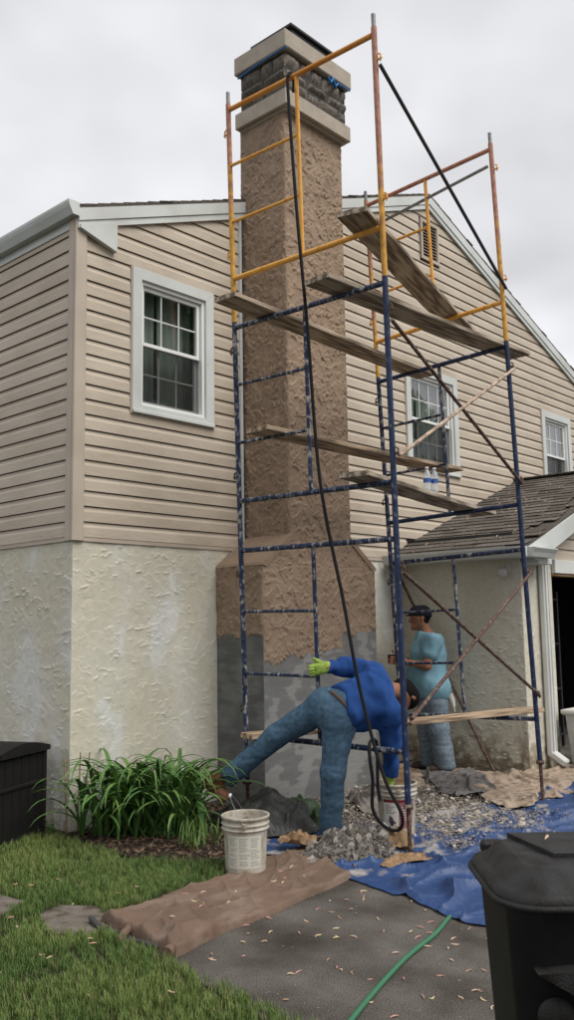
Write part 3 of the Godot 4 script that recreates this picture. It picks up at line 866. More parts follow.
func build_garage() -> void:
	var g := thing("garage", "attached garage with cream stucco walls, shingled roof and open dark doorway", "garage")
	var big := noise(0.9, 71, 3)
	var med := noise(3.0, 72, 3)
	var fin := noise(14.0, 73, 2)
	var hf := func(px: float, py: float) -> float:
		return tile_at(ridge_tile, px / 1.1 + 0.3, py / 1.1 + 0.6) * 0.014 + tile_at(stroke_tile, px / 2.3, py / 2.3) * 0.003 + med.get_noise_2d(px + 20.0, py) * 0.004
	var cf := func(px: float, py: float) -> Color:
		var a := big.get_noise_2d(px * 1.5 + 30.0, py)
		var b := med.get_noise_2d(px + 9.0, py)
		var c := Color(0.61, 0.57, 0.465).lerp(Color(0.64, 0.615, 0.525), clampf(0.5 + a * 1.6, 0, 1))
		var q := fin.get_noise_2d(px * 0.5, py * 0.4) * 0.6 + b
		var low := py + q * 0.5
		if low < 0.5: c = c.lerp(Color(0.18, 0.135, 0.075), 0.85 * smoothstep(0.5, 0.05, low) * smoothstep(-0.7, 0.15, q + 0.2))
		return c * (0.97 + 0.08 * fin.get_noise_2d(px, py))
	pbox("wall_backing", Vector3(4.56, 1.09, 0.77), Vector3(0.16, 2.22, 1.5), M.sheath, g, 0.0)
	pbox("wall_backing", Vector3(4.9, 1.09, 1.44), Vector3(0.5, 2.22, 0.16), M.sheath, g, 0.0)
	stucco("side_wall", g, Vector3(4.47, -0.03, 0.0), Vector3(0, 0, 1), Vector3(0, 1, 0), 1.53, 2.24, 0.0075, hf, cf, M.stucco)
	stucco("front_wall", g, Vector3(4.47, -0.03, 1.53), Vector3(1, 0, 0), Vector3(0, 1, 0), 0.69, 2.2, 0.014, hf, cf, M.stucco)
	pbox("door_jamb", Vector3(5.166, 1.0, 1.42), Vector3(0.02, 2.1, 0.21), M.planter, g)
	pbox("door_header", Vector3(6.6, 2.135, 1.555), Vector3(2.86, 0.15, 0.05), M.white_trim, g)
	pbox("door_stop", Vector3(6.6, 2.045, 1.5), Vector3(2.86, 0.03, 0.12), M.new_wood, g)
	# gable end above the doorway
	var gable := Node3D.new()
	gable.name = "gable_siding"
	g.add_child(gable)
	var gsh := MB.new()
	gsh.extrude([Vector3(4.6, 2.12, 1.41), Vector3(10.14, 2.12, 1.41), Vector3(10.14, 2.3, 1.41), Vector3(7.37, 3.3, 1.41), Vector3(4.6, 2.3, 1.41)], Vector3(0, 0, 1), 0.1)
	part("sheathing", gsh.mesh(), M.sheath, gable)
	for k in 9:
		var y := 2.212 + k * COURSE
		var xl := 4.5 + maxf(0.0, (y - 2.18) / 0.385 - 0.1)
		lay_course(gable, k, y, xl, 14.7 - xl, [], Transform3D(Basis.IDENTITY, Vector3(0, 0, 1.52)), 9.0)
	# roof
	var roof := Node3D.new()
	roof.name = "roof"
	g.add_child(roof)
	var gs := 0.385
	var ang := atan(gs)
	for s in [0, 1]:
		var pol := [Vector3(4.17, 2.262, 0.005), Vector3(7.37, 2.262 + 3.2 * gs, 0.005), Vector3(7.37, 2.215 + 3.2 * gs, 0.005), Vector3(4.17, 2.215, 0.005)]
		if s == 1: pol = pol.map(func(p): return Vector3(14.74 - p.x, p.y, p.z))
		var rb := MB.new()
		rb.extrude(pol, Vector3(0, 0, 1), 1.705)
		part("deck", rb.mesh(), M.shingle[2], roof)
	rng.seed = 77
	var variants := []
	for k in 6:
		var sm := MB.new()
		sm.box(Vector3.ZERO, Vector3(0.16, rng.randf_range(0.009, 0.014), [0.3, 0.18, 0.24, 0.32, 0.21, 0.27][k]), Basis.IDENTITY, 0.002)
		variants.append(sm.mesh())
	for r in 24:
		var d := 0.06 + r * 0.142
		var z := 0.012
		while z < 1.7:
			var k := rng.randi() % 6
			var w: float = [0.3, 0.18, 0.24, 0.32, 0.21, 0.27][k]
			if z + w > 1.74: break
			var p := Vector3(4.165 + d * cos(ang), 2.262 + d * sin(ang) + 0.006 + rng.randf_range(0.0, 0.004), z + w / 2)
			part("shingle", variants[k], M.shingle[rng.randi() % 5], roof, Transform3D(Basis(Vector3(0, 0, 1), ang - 0.075), p + Vector3(0, 0.007, 0)))
			z += w + 0.004
	var ridge := MB.new()
	ridge.box(Vector3(7.37, 2.262 + 3.2 * gs + 0.02, 0.86), Vector3(0.24, 0.02, 1.72), Basis.IDENTITY, 0.004)
	part("ridge_cap", ridge.mesh(), M.shingle[0], roof)
	# rake boards on the front, gutter along the side with its return
	for s in [0, 1]:
		var pol := [Vector3(4.19, 2.255, 1.712), Vector3(7.37, 2.255 + 3.18 * gs, 1.712), Vector3(7.37, 2.1 + 3.18 * gs, 1.712), Vector3(4.5, 2.16, 1.712)]
		if s == 1: pol = pol.map(func(p): return Vector3(14.74 - p.x, p.y, p.z))
		var rb := MB.new()
		rb.extrude(pol, Vector3(0, 0, 1), 0.024)
		part("rake_board", rb.mesh(), M.grey_trim, g)
	var sf := MB.new()
	sf.box(Vector3(4.33, 2.2, 0.86), Vector3(0.28, 0.012, 1.7))
	sf.extrude([Vector3(4.46, 2.2, 1.54), Vector3(7.37, 2.2 + 2.91 * gs, 1.54), Vector3(7.37, 2.188 + 2.91 * gs, 1.54), Vector3(4.46, 2.188, 1.54)], Vector3(0, 0, 1), 0.17)
	part("soffit", sf.mesh(), M.grey_trim, g)
	var gt := MB.new()
	var prof := [Vector2(4.19, 2.19), Vector2(4.12, 2.19), Vector2(4.105, 2.215), Vector2(4.085, 2.25), Vector2(4.075, 2.275), Vector2(4.075, 2.295), Vector2(4.085, 2.295)]
	for k in prof.size() - 1:
		gt.quad(Vector3(prof[k].x, prof[k].y, 0.03), Vector3(prof[k].x, prof[k].y, 1.76), Vector3(prof[k + 1].x, prof[k + 1].y, 1.76), Vector3(prof[k + 1].x, prof[k + 1].y, 0.03))
	gt.box(Vector3(4.182, 2.24, 0.9), Vector3(0.006, 0.1, 1.7))
	gt.extrude([Vector3(4.19, 2.19, 1.755), Vector3(4.12, 2.19, 1.755), Vector3(4.105, 2.215, 1.755), Vector3(4.085, 2.25, 1.755), Vector3(4.076, 2.275, 1.755), Vector3(4.076, 2.294, 1.755), Vector3(4.19, 2.294, 1.755)], Vector3(0, 0, 1), 0.008)
	part("gutter", gt.mesh(), M.grey_trim, g)
	var rt := MB.new()
	rt.extrude([Vector3(4.2, 2.19, 1.74), Vector3(4.2, 2.19, 1.8), Vector3(4.2, 2.235, 1.82), Vector3(4.2, 2.275, 1.85), Vector3(4.2, 2.285, 1.85), Vector3(4.2, 2.285, 1.74)], Vector3(1, 0, 0), 0.5)
	rt.box(Vector3(4.64, 2.16, 1.63), Vector3(0.3, 0.06, 0.2), Basis.IDENTITY, 0.004)
	part("eave_return", rt.mesh(), M.grey_trim, g)
	# downspout on the front corner
	var ds := MB.new()
	ds.box(Vector3(4.86, 1.16, 1.585), Vector3(0.105, 2.06, 0.075), Basis.IDENTITY, 0.018)
	ds.box(Vector3(4.828, 1.16, 1.628), Vector3(0.012, 2.05, 0.012), Basis.IDENTITY, 0.004)
	ds.box(Vector3(4.886, 1.16, 1.628), Vector3(0.012, 2.05, 0.012), Basis.IDENTITY, 0.004)
	ds.box(Vector3(4.86, 0.12, 1.66), Vector3(0.1, 0.075, 0.2), Basis(Vector3(1, 0, 0), 0.55), 0.015)
	part("downspout", ds.mesh(), M.white_trim, g)
	# inside
	var rm := MB.new()
	rm.quad(Vector3(4.7, 0, -4.0), Vector3(10.2, 0, -4.0), Vector3(10.2, 2.5, -4.0), Vector3(4.7, 2.5, -4.0))
	rm.quad(Vector3(10.2, 0, -4.0), Vector3(10.2, 0, 1.4), Vector3(10.2, 2.5, 1.4), Vector3(10.2, 2.5, -4.0))
	rm.quad(Vector3(4.66, 0, 1.35), Vector3(4.66, 0, -4.0), Vector3(4.66, 2.5, -4.0), Vector3(4.66, 2.5, 1.35))
	rm.quad(Vector3(4.66, 2.18, -4.0), Vector3(10.2, 2.18, -4.0), Vector3(10.2, 2.18, 1.4), Vector3(4.66, 2.18, 1.4))
	part("interior_walls", rm.mesh(), M.dark_room, g)
	pbox("front_pier", Vector3(9.3, 1.09, 1.44), Vector3(1.8, 2.2, 0.2), M.planter, g)
	# shelf with stored things, just inside
	var shelf := thing("storage_shelf", "dark metal storage shelf standing inside the garage doorway", "shelf", Vector3(6.1, 0.0, 0.7))
	for sx in [-0.45, 0.45]:
		for sz in [-0.2, 0.2]:
			pbox("post", Vector3(sx, 0.95, sz), Vector3(0.035, 1.9, 0.035), M.black_steel, shelf)
	for k in 4:
		pbox("board", Vector3(0, 0.15 + k * 0.55, 0), Vector3(0.94, 0.025, 0.44), M.black_steel, shelf)
	rng.seed = 91
	var kinds := [["cardboard_box", "brown cardboard carton", M.kraft], ["storage_tin", "pale grey paint tin", M.galv], ["red_crate", "dark red plastic crate", M.red_box]]
	var where := ["bottom", "second", "third", "top"]
	for k in 4:
		for j in 3:
			var kd = kinds[(k + j) % 3]
			var o := thing(kd[0], "%s on the %s board of the garage shelf" % [kd[1], where[k]], "storage box", Vector3(5.82 + j * 0.27, 0.1635 + k * 0.55, 0.72))
			if kd[0] == "storage_tin":
				var lb := MB.new()
				lb.lathe([Vector2(0.0, 0.0), Vector2(0.09, 0.0), Vector2(0.095, 0.01), Vector2(0.095, 0.2), Vector2(0.1, 0.205), Vector2(0.1, 0.215), Vector2(0.085, 0.212), Vector2(0.0, 0.212)], 18)
				part("can", lb.mesh(), kd[2], o)
			else:
				pbox("body", Vector3(0, 0.11, 0), Vector3(0.22, 0.22, 0.3), kd[2], o, 0.006)
				pbox("flap", Vector3(0, 0.224, 0), Vector3(0.23, 0.012, 0.31), kd[2], o, 0.003)
	# bare floodlight under the eave
	var fl := thing("wall_lamp", "small round security lamp high on the garage side wall", "lamp", Vector3(4.46, 2.1, 1.38))
	var b1 := MB.new()
	b1.lathe([Vector2(0.0, -0.02), Vector2(0.05, -0.02), Vector2(0.05, 0.0), Vector2(0.0, 0.0)], 16)
	part("mount", b1.mesh(), M.planter, fl, Transform3D(Basis(Vector3(0, 0, 1), PI / 2), Vector3(-0.01, 0, 0)))
	var b2 := MB.new()
	b2.lathe([Vector2(0.015, 0.0), Vector2(0.03, 0.03), Vector2(0.055, 0.08), Vector2(0.055, 0.1), Vector2(0.03, 0.115), Vector2(0.0, 0.12)], 18)
	part("bulb", b2.mesh(), M.lamp_glass, fl, Transform3D(Basis(Vector3(0, 0, 1), 2.2), Vector3(-0.03, 0, 0)))

func build_chimney() -> void:
	var ch := thing("chimney", "tall brown stucco chimney with grey base coat below and stone veneer top", "chimney", Vector3.ZERO)
	var med := noise(2.6, 81, 3)
	var fin := noise(9.0, 82, 3)
	var edge := func(px: float, side: float) -> float:
		# lower edge of the finish coat
		var e := 1.33 + 0.07 * med.get_noise_2d(px * 1.1, side * 7.0) + 0.022 * fin.get_noise_2d(px * 1.1, side) + 0.018 * fin.get_noise_2d(px * 4.5, side + 5.0)
		if side > 0.5: return e + 0.14
		e -= 0.06 * smoothstep(0.9, 0.1, px)
		return e + (0.16 if px > 1.08 else 0.0)
	var hf := func(side: float) -> Callable:
		return func(px: float, py: float) -> float:
			var e: float = edge.call(px, side)
			var on := smoothstep(-0.006, 0.006, py - e)
			return lerpf(0.003 + fin.get_noise_2d(px * 0.6, py * 2.5) * 0.0016, 0.011 + (tile_at(stroke_tile, px / 1.25 + side * 0.37, py / 1.25) - 0.4) * 0.021, on)
	var cf := func(side: float) -> Callable:
		return func(px: float, py: float) -> Color:
			var e: float = edge.call(px, side)
			var q := med.get_noise_2d(px + side * 9.0, py)
			if py > e:
				return Color(0.3, 0.222, 0.162) * (1.0 + 0.12 * q + 0.07 * fin.get_noise_2d(px * 2.0, py * 2.0))
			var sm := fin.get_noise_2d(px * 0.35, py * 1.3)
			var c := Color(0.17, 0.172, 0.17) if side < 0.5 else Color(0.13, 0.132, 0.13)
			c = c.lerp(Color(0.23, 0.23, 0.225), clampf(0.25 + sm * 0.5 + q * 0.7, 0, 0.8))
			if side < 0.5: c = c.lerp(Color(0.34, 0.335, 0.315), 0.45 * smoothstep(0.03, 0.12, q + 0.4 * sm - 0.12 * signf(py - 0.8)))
			return c
	pbox("core", Vector3(2.3725, 1.04, 0.28), Vector3(1.6, 2.08, 0.56), M.mortar, ch, 0.0)
	pbox("core", Vector3(2.3725, 4.3, 0.3), Vector3(0.84, 4.4, 0.56), M.mortar, ch, 0.0)
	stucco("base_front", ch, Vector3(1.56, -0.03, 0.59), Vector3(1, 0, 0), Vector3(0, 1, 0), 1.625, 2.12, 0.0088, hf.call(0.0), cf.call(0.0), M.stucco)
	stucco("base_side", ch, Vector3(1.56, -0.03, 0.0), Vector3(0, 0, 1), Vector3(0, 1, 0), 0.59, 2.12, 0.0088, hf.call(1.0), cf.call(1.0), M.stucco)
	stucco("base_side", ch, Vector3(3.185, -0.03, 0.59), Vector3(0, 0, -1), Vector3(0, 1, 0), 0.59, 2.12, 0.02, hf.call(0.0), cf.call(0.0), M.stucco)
	# shaft
	var shf := func(o: float) -> Callable:
		return func(px: float, py: float) -> float:
			return 0.011 + (tile_at(stroke_tile, px / 1.25 + o, (py + 0.4) / 1.25) - 0.4) * 0.021
	var shc := func(px: float, py: float) -> Color:
		return Color(0.295, 0.219, 0.16) * (1.0 + 0.14 * med.get_noise_2d(px, py) + 0.07 * fin.get_noise_2d(px * 2.0, py * 2.0))
	stucco("shaft_front", ch, Vector3(1.935, 2.34, 0.59), Vector3(1, 0, 0), Vector3(0, 1, 0), 0.875, 4.18, 0.0085, shf.call(0.0), shc, M.stucco)
	stucco("shaft_side", ch, Vector3(1.935, 2.34, -0.01), Vector3(0, 0, 1), Vector3(0, 1, 0), 0.6, 4.18, 0.0085, shf.call(0.41), shc, M.stucco)
	stucco("shaft_side", ch, Vector3(2.81, 2.34, 0.59), Vector3(0, 0, -1), Vector3(0, 1, 0), 0.6, 4.18, 0.02, shf.call(0.73), shc, M.stucco)
	stucco("shaft_back", ch, Vector3(2.81, 5.5, -0.01), Vector3(-1, 0, 0), Vector3(0, 1, 0), 0.875, 1.02, 0.02, shf.call(0.73), shc, M.stucco)
	# shoulders: textured front triangles and smooth sloped tops
	var pos := PackedVector3Array()
	var col := PackedColorArray()
	for y in 31:
		var t := y / 30.0
		for x in 161:
			var px := lerpf(lerpf(1.56, 1.935, t), lerpf(3.185, 2.81, t), x / 160.0)
			var py := lerpf(2.085, 2.36, t)
			var e := minf(x, 160 - x) / 160.0 * 1.6
			var d := 0.011 + (tile_at(stroke_tile, (px - 1.56) / 1.25, py / 1.25) - 0.4) * 0.021
			pos.append(Vector3(px, py, 0.588 + d * smoothstep(0.0, 0.012, e)))
			col.append(Color(0.3, 0.222, 0.162) * (1.0 + 0.12 * med.get_noise_2d(px, py)))
	var mb := MB.new()
	mb.grid(160, 30, pos, col)
	part("shoulder_front", mb.mesh(), M.stucco, ch)
	for s in [0, 1]:
		var pol := [Vector3(1.545, 2.075, 0), Vector3(1.56, 2.1, 0), Vector3(1.945, 2.385, 0), Vector3(1.96, 2.34, 0), Vector3(1.6, 2.06, 0)]
		if s == 1: pol = pol.map(func(p): return Vector3(4.745 - p.x, p.y, p.z))
		var sb := MB.new()
		sb.extrude(pol, Vector3(0, 0, 1), 0.606)
		part("shoulder_top", sb.mesh(), M.smooth_coat, ch)
	# bands and cap
	var b1 := MB.new()
	b1.box(Vector3(2.357, 6.588, 0.34), Vector3(1.0, 0.165, 0.7), Basis.IDENTITY, 0.008)
	b1.box(Vector3(2.37, 6.5, 0.33), Vector3(0.92, 0.03, 0.62), Basis.IDENTITY, 0.004)
	part("lower_band", b1.mesh(), M.band, ch)
	var b2 := MB.new()
	b2.box(Vector3(2.362, 7.183, 0.345), Vector3(1.025, 0.19, 0.715), Basis.IDENTITY, 0.01)
	part("cap_slab", b2.mesh(), M.band, ch)
	pbox("veneer_core", Vector3(2.365, 6.88, 0.34), Vector3(0.9, 0.42, 0.6), M.mortar, ch, 0.0)
	# ledge stones, each a piece of its own
	rng.seed = 31
	var faces := [[Vector3(1.905, 0, 0.02), Vector3(0, 0, 1), 0.64], [Vector3(1.89, 0, 0.65), Vector3(1, 0, 0), 0.94], [Vector3(2.825, 0, 0.66), Vector3(0, 0, -1), 0.62], [Vector3(2.83, 0, 0.035), Vector3(-1, 0, 0), 0.93]]
	var rows := [[6.672, 0.15], [6.825, 0.1], [6.928, 0.158]]
	for fc in faces:
		var u: Vector3 = fc[1]
		var nrm := u.cross(Vector3.UP)
		for r in rows:
			var x := 0.0
			while x < fc[2] - 0.03:
				var w := minf(rng.randf_range(0.12, 0.34), fc[2] - x)
				if fc[2] - x - w < 0.06: w = fc[2] - x
				var sb := MB.new()
				var nx := 6; var ny := 3
				var sp := PackedVector3Array()
				var sd := rng.randf() * 99.0
				for yy in ny + 1:
					for xx in nx + 1:
						var uu := (xx / float(nx) - 0.5) * (w - 0.012)
						var vv: float = (yy / float(ny) - 0.5) * (r[1] - 0.01)
						var brd := xx == 0 or xx == nx or yy == 0 or yy == ny
						var dz := -0.022 if brd else 0.01 + 0.022 * fin.get_noise_2d(sd + xx * 0.35, yy * 0.35)
						if brd:
							uu += rng.randf_range(-0.004, 0.004)
							vv += rng.randf_range(-0.005, 0.005)
						sp.append(Vector3(uu, vv, dz))
				sb.grid(nx, ny, sp)
				var at: Vector3 = fc[0] + u * (x + w / 2) + Vector3(0, r[0] + r[1] / 2, 0) + nrm * rng.randf_range(0.0, 0.012)
				part("stone", sb.mesh(), M.stone[rng.randi() % 5], ch, Transform3D(Basis(u, Vector3.UP, nrm), at))
				x += w
	# blue masking left under the cap
	ptube("masking_tape", [Vector3(1.868, 7.05, 0.03), Vector3(1.866, 7.07, 0.25), Vector3(1.866, 7.083, 0.5), Vector3(1.87, 7.086, 0.7)], 0.009, M.tape, ch, 6)
	ptube("masking_tape", [Vector3(2.5, 7.075, 0.69), Vector3(2.54, 7.02, 0.695), Vector3(2.56, 7.07, 0.7), Vector3(2.6, 7.0, 0.7), Vector3(2.66, 7.07, 0.69), Vector3(2.86, 7.08, 0.69)], [0.006, 0.022, 0.026, 0.022, 0.01, 0.008], M.tape, ch, 6)
	var fc2 := MB.new()
	fc2.box(Vector3(2.3, 7.32, 0.4), Vector3(0.6, 0.1, 0.5), Basis.IDENTITY, 0.006)
	fc2.box(Vector3(2.3, 7.385, 0.4), Vector3(0.68, 0.03, 0.56), Basis.IDENTITY, 0.004)
	part("flue_cap", fc2.mesh(), M.black_steel, ch)

# ------------------------------------------------------------------ scaffold
const LEG := {"a1": [1.183, 0.763, 0.804, 0.983, 0.0], "a2": [1.223, 2.304, 0.852, 2.472, -0.013], "b1": [3.351, 0.78, 2.973, 0.769, -0.018], "b2": [3.34, 2.236, 2.944, 2.235, 0.023]}

func leg_at(k: String, h: float) -> Vector3:
	var q: Array = LEG[k]
	var hh: float = h + q[4]
	return Vector3(lerpf(q[0], q[2], hh / 6.0), hh, lerpf(q[1], q[3], hh / 6.0))

func build_scaffold() -> void:
	var s := thing("scaffold_tower", "tall steel tube scaffold with blue lower frames and yellow top frames against the chimney", "scaffold")
	# [header, lower bar, leg bottom, leg top]
	var lv := [[2.155, 0.668, 0.31, 2.2], [3.997, 2.559, 2.2, 4.045], [5.846, 4.407, 4.045, 5.9]]
	var pn := noise(1.3, 95, 3)
	for L in 3:
		for side in ["a", "b"]:
			var fr := Node3D.new()
			fr.name = "end_frame"
			s.add_child(fr, true)
			fr.set_meta("label", "yellow top end frame" if L == 2 else "blue end frame spattered with plaster")
			var far: String = side + "1"
			var near: String = side + "2"
			var top := L == 2
			var mh: Material = M.blue if (L == 0 or side == "a") else M.blue_clean
			var mr: Material = M.yellow if top else M.blue
			for k in [far, near]:
				var mb := MB.new()
				if top:
					var pts := []
					var cols := []
					for j in 25:
						var hh := lerpf(lv[L][2], lv[L][3], j / 24.0)
						pts.append(leg_at(k, hh))
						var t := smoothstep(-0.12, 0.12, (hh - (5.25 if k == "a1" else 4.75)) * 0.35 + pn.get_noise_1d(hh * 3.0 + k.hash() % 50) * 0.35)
						cols.append(Color(0.86, 0.46, 0.09).lerp(Color(0.58, 0.28, 0.2), t))  # orange yellow blends to pinkish brown towards the leg top, with noise
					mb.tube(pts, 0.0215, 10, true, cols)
					part("leg", mb.mesh(), M.leg_blend, fr)
				else:
					mb.tube([leg_at(k, lv[L][2]), leg_at(k, lv[L][3])], 0.0215, 10)
					part("leg", mb.mesh(), M.blue if k in ["a1", "b1"] else M.blue_clean, fr)
				# coupling pin and collar at the top, drop latches for the braces
				ptube("coupling_pin", [leg_at(k, lv[L][3] - 0.02), leg_at(k, lv[L][3] + (0.1 if top else 0.02))], 0.0165, M.galv if top else mh, fr)
				for lh in [lv[L][0] - 0.2, lv[L][1] + 0.2]:
					var p := leg_at(k, lh)
					var out := Vector3(0, 0, -1.0) if k in ["a1", "b1"] else Vector3(0, 0, 1.0)
					var lb := MB.new()
					lb.tube([p + out * 0.015, p + out * 0.06], 0.008, 6)
					lb.tube([p + out * 0.045 + Vector3(0, -0.02, 0), p + out * 0.05 + Vector3(0, 0.03, 0), p + out * 0.03 + Vector3(0, 0.045, 0)], 0.007, 6)
					part("latch", lb.mesh(), M.rust if not top else M.yellow, fr)
			var bar := func(called: String, h: float, fa: float, fb: float, r: float, m: Material) -> void:
				var a := leg_at(far, h).lerp(leg_at(near, h), fa)
				var b := leg_at(far, h).lerp(leg_at(near, h), fb)
				ptube(called, [a, b], r, m, fr)
			bar.call("header", lv[L][0], 0.012, 0.988, 0.021, M.pink_brown if (top and side == "b") else (M.yellow_pinkish if top else mh))
			bar.call("lower_bar", lv[L][1], 0.012, 0.988, 0.021, mr if top else mh)
			var step: float = (lv[L][0] - lv[L][1]) / 3.0
			for k in [1, 2]:
				bar.call("rung", lv[L][1] + step * k, 0.012, 0.49, 0.0135, mr)
			var pa := leg_at(far, lv[L][0] - 0.015).lerp(leg_at(near, lv[L][0] - 0.015), 0.5)
			var pb := leg_at(far, lv[L][1] + 0.015).lerp(leg_at(near, lv[L][1] + 0.015), 0.5)
			ptube("ladder_post", [pa, pb], 0.0165, mr if top else M.blue, fr)
	# screw jacks
	for k in ["a1", "a2", "b1", "b2"]:
		var jk := Node3D.new()
		jk.name = "screw_jack"
		s.add_child(jk, true)
		var foot := leg_at(k, 0.02)
		foot.y = gy(foot.z) + 0.012
		ptube("screw", [foot, leg_at(k, 0.33)], 0.016, M.rust, jk)
		var c := leg_at(k, 0.3)
		var nb := MB.new()
		nb.lathe([Vector2(0.0, -0.02), Vector2(0.034, -0.02), Vector2(0.034, 0.012), Vector2(0.0, 0.012)], 12, c)
		nb.tube([c + Vector3(-0.075, 0, 0.03), c + Vector3(0.075, 0.005, -0.03)], 0.01, 6)
		part("nut", nb.mesh(), M.rust, jk)
		pbox("base_plate", foot, Vector3(0.14, 0.012, 0.14), M.rust, jk, 0.002)
	# cross braces on the outer side, one loose on the inner side
	var o := Vector3(0, 0, 0.045)
	var braces := [["a2", 3.72, "b2", 2.74, 0.0, M.rust], ["a2", 2.74, "b2", 3.78, 0.02, M.pale_brace], ["a2", 1.92, "b2", 0.88, 0.0, M.rust], ["a2", 0.9, "b2", 1.95, 0.02, M.rust], ["a2", 5.6, "b2", 4.52, 0.0, M.dark_brace]]
	for q in braces:
		ptube("cross_brace", [leg_at(q[0], q[1]) + o * 0.9 + Vector3(0, 0, q[4]), leg_at(q[2], q[3]) + o * 0.9 + Vector3(0, 0, q[4])], 0.0145, q[5], s)
	ptube("guard_brace", [leg_at("b1", 5.62) + Vector3(0.03, 0, 0.03), leg_at("b2", 5.68) + Vector3(-0.03, 0, -0.03)], 0.0155, M.galv, s)

func build_planks() -> void:
	rng.seed = 66
	var list := [
		[Vector3(0.7, 4.452, 2.345), Vector3(3.62, 4.462, 1.47), 0.235, 0, "weathered plank lying diagonally across the yellow lower bars, highest of the planks"],
		[Vector3(0.68, 4.04, 2.02), Vector3(3.52, 4.05, 2.12), 0.235, 1, "grey plank on the upper blue headers, nearer the camera of two"],
		[Vector3(0.46, 4.04, 1.29), Vector3(3.37, 4.02, 1.16), 0.22, 0, "grey plank on the upper blue headers, next to the chimney face"],
		[Vector3(0.8, 3.064, 1.28), Vector3(3.58, 3.054, 1.31), 0.235, 2, "brown plank on the ladder rungs at mid height before the window"],
		[Vector3(0.84, 2.6, 2.19), Vector3(3.74, 2.606, 1.55), 0.235, 1, "plank on the middle blue bars carrying two water bottles"],
		[Vector3(0.88, 0.705, 1.05), Vector3(3.72, 0.73, 2.02), 0.2, 3, "pale plank on the lowest bars just above the ground cloths"]]
	for q in list:
		var a: Vector3 = q[0]
		var b: Vector3 = q[1]
		var x := (b - a).normalized()
		var z := x.cross(Vector3.UP).normalized()
		var y := z.cross(x)
		var L := a.distance_to(b)
		# sawn board with a slight sag and worn edges
		var mb := MB.new()
		var nx := 16
		var sec := [Vector2(-0.5, -0.5), Vector2(0.5, -0.5), Vector2(0.5, 0.5), Vector2(-0.5, 0.5)]
		var ch := 0.005
		var ring := [Vector2(-q[2] / 2 + ch, -0.019), Vector2(q[2] / 2 - ch, -0.019), Vector2(q[2] / 2, -0.019 + ch), Vector2(q[2] / 2, 0.019 - ch), Vector2(q[2] / 2 - ch, 0.019), Vector2(-q[2] / 2 + ch, 0.019), Vector2(-q[2] / 2, 0.019 - ch), Vector2(-q[2] / 2, -0.019 + ch)]
		for k in nx:
			for j in 8:
				var pts := []
				for e in [[k, j], [k + 1, j], [k + 1, (j + 1) % 8], [k, (j + 1) % 8]]:
					var t: float = e[0] / float(nx)
					var r: Vector2 = ring[e[1]]
					pts.append(Vector3((t - 0.5) * L, r.y - 0.006 * sin(PI * t), r.x + 0.004 * sin(t * 9.0 + q[2] * 50.0)))
				mb.quad_out(pts[0], pts[1], pts[2], pts[3], Vector3((k + 0.5) / nx * L - L / 2, 0, 0))
		for e in [-0.5, 0.5]:
			for j in range(1, 7):
				mb.tri_out(Vector3(e * L, ring[0].y, ring[0].x), Vector3(e * L, ring[j].y, ring[j].x), Vector3(e * L, ring[j + 1].y, ring[j + 1].x), Vector3.ZERO)
		var o := part("scaffold_plank", mb.mesh(), M.wood[q[3]], self, Transform3D(Basis(x, y, z), (a + b) / 2))
		tag(o, q[4], "plank", "planks laid on the scaffold")
	for k in 2:
		var w := thing("water_bottle", ["clear water bottle on the middle plank, left of the pair", "clear water bottle on the middle plank, right of the pair"][k], "bottle", [Vector3(2.13, 2.617, 1.955), Vector3(2.21, 2.617, 1.975)][k], Basis.IDENTITY, "water bottles on the plank")
		var lb := MB.new()
		lb.lathe([Vector2(0.0, 0.0), Vector2(0.028, 0.0), Vector2(0.032, 0.01), Vector2(0.03, 0.03), Vector2(0.032, 0.05), Vector2(0.032, 0.14), Vector2(0.026, 0.165), Vector2(0.013, 0.185), Vector2(0.012, 0.2)], 18)
		part("body", lb.mesh(), M.bottle, w)
		var la := MB.new()
		la.lathe([Vector2(0.0325, 0.085), Vector2(0.0327, 0.09), Vector2(0.0327, 0.115), Vector2(0.0325, 0.12)], 18)
		part("wrapper", la.mesh(), M.label_blue, w)
		var lc := MB.new()
		lc.lathe([Vector2(0.0, 0.2), Vector2(0.015, 0.2), Vector2(0.015, 0.216), Vector2(0.0, 0.217)], 14)
		part("screw_cap", lc.mesh(), M.cap_white, w)

func curve(ctrl: Array, per := 8) -> Array:
	var out := []
	for k in ctrl.size() - 1:
		var a: Vector3 = ctrl[maxi(k - 1, 0)]
		var b: Vector3 = ctrl[k]
		var c: Vector3 = ctrl[k + 1]
		var d: Vector3 = ctrl[mini(k + 2, ctrl.size() - 1)]
		for j in per:
			out.append(b.cubic_interpolate(c, a, d, float(j) / per))
	out.append(ctrl[-1])
	return out

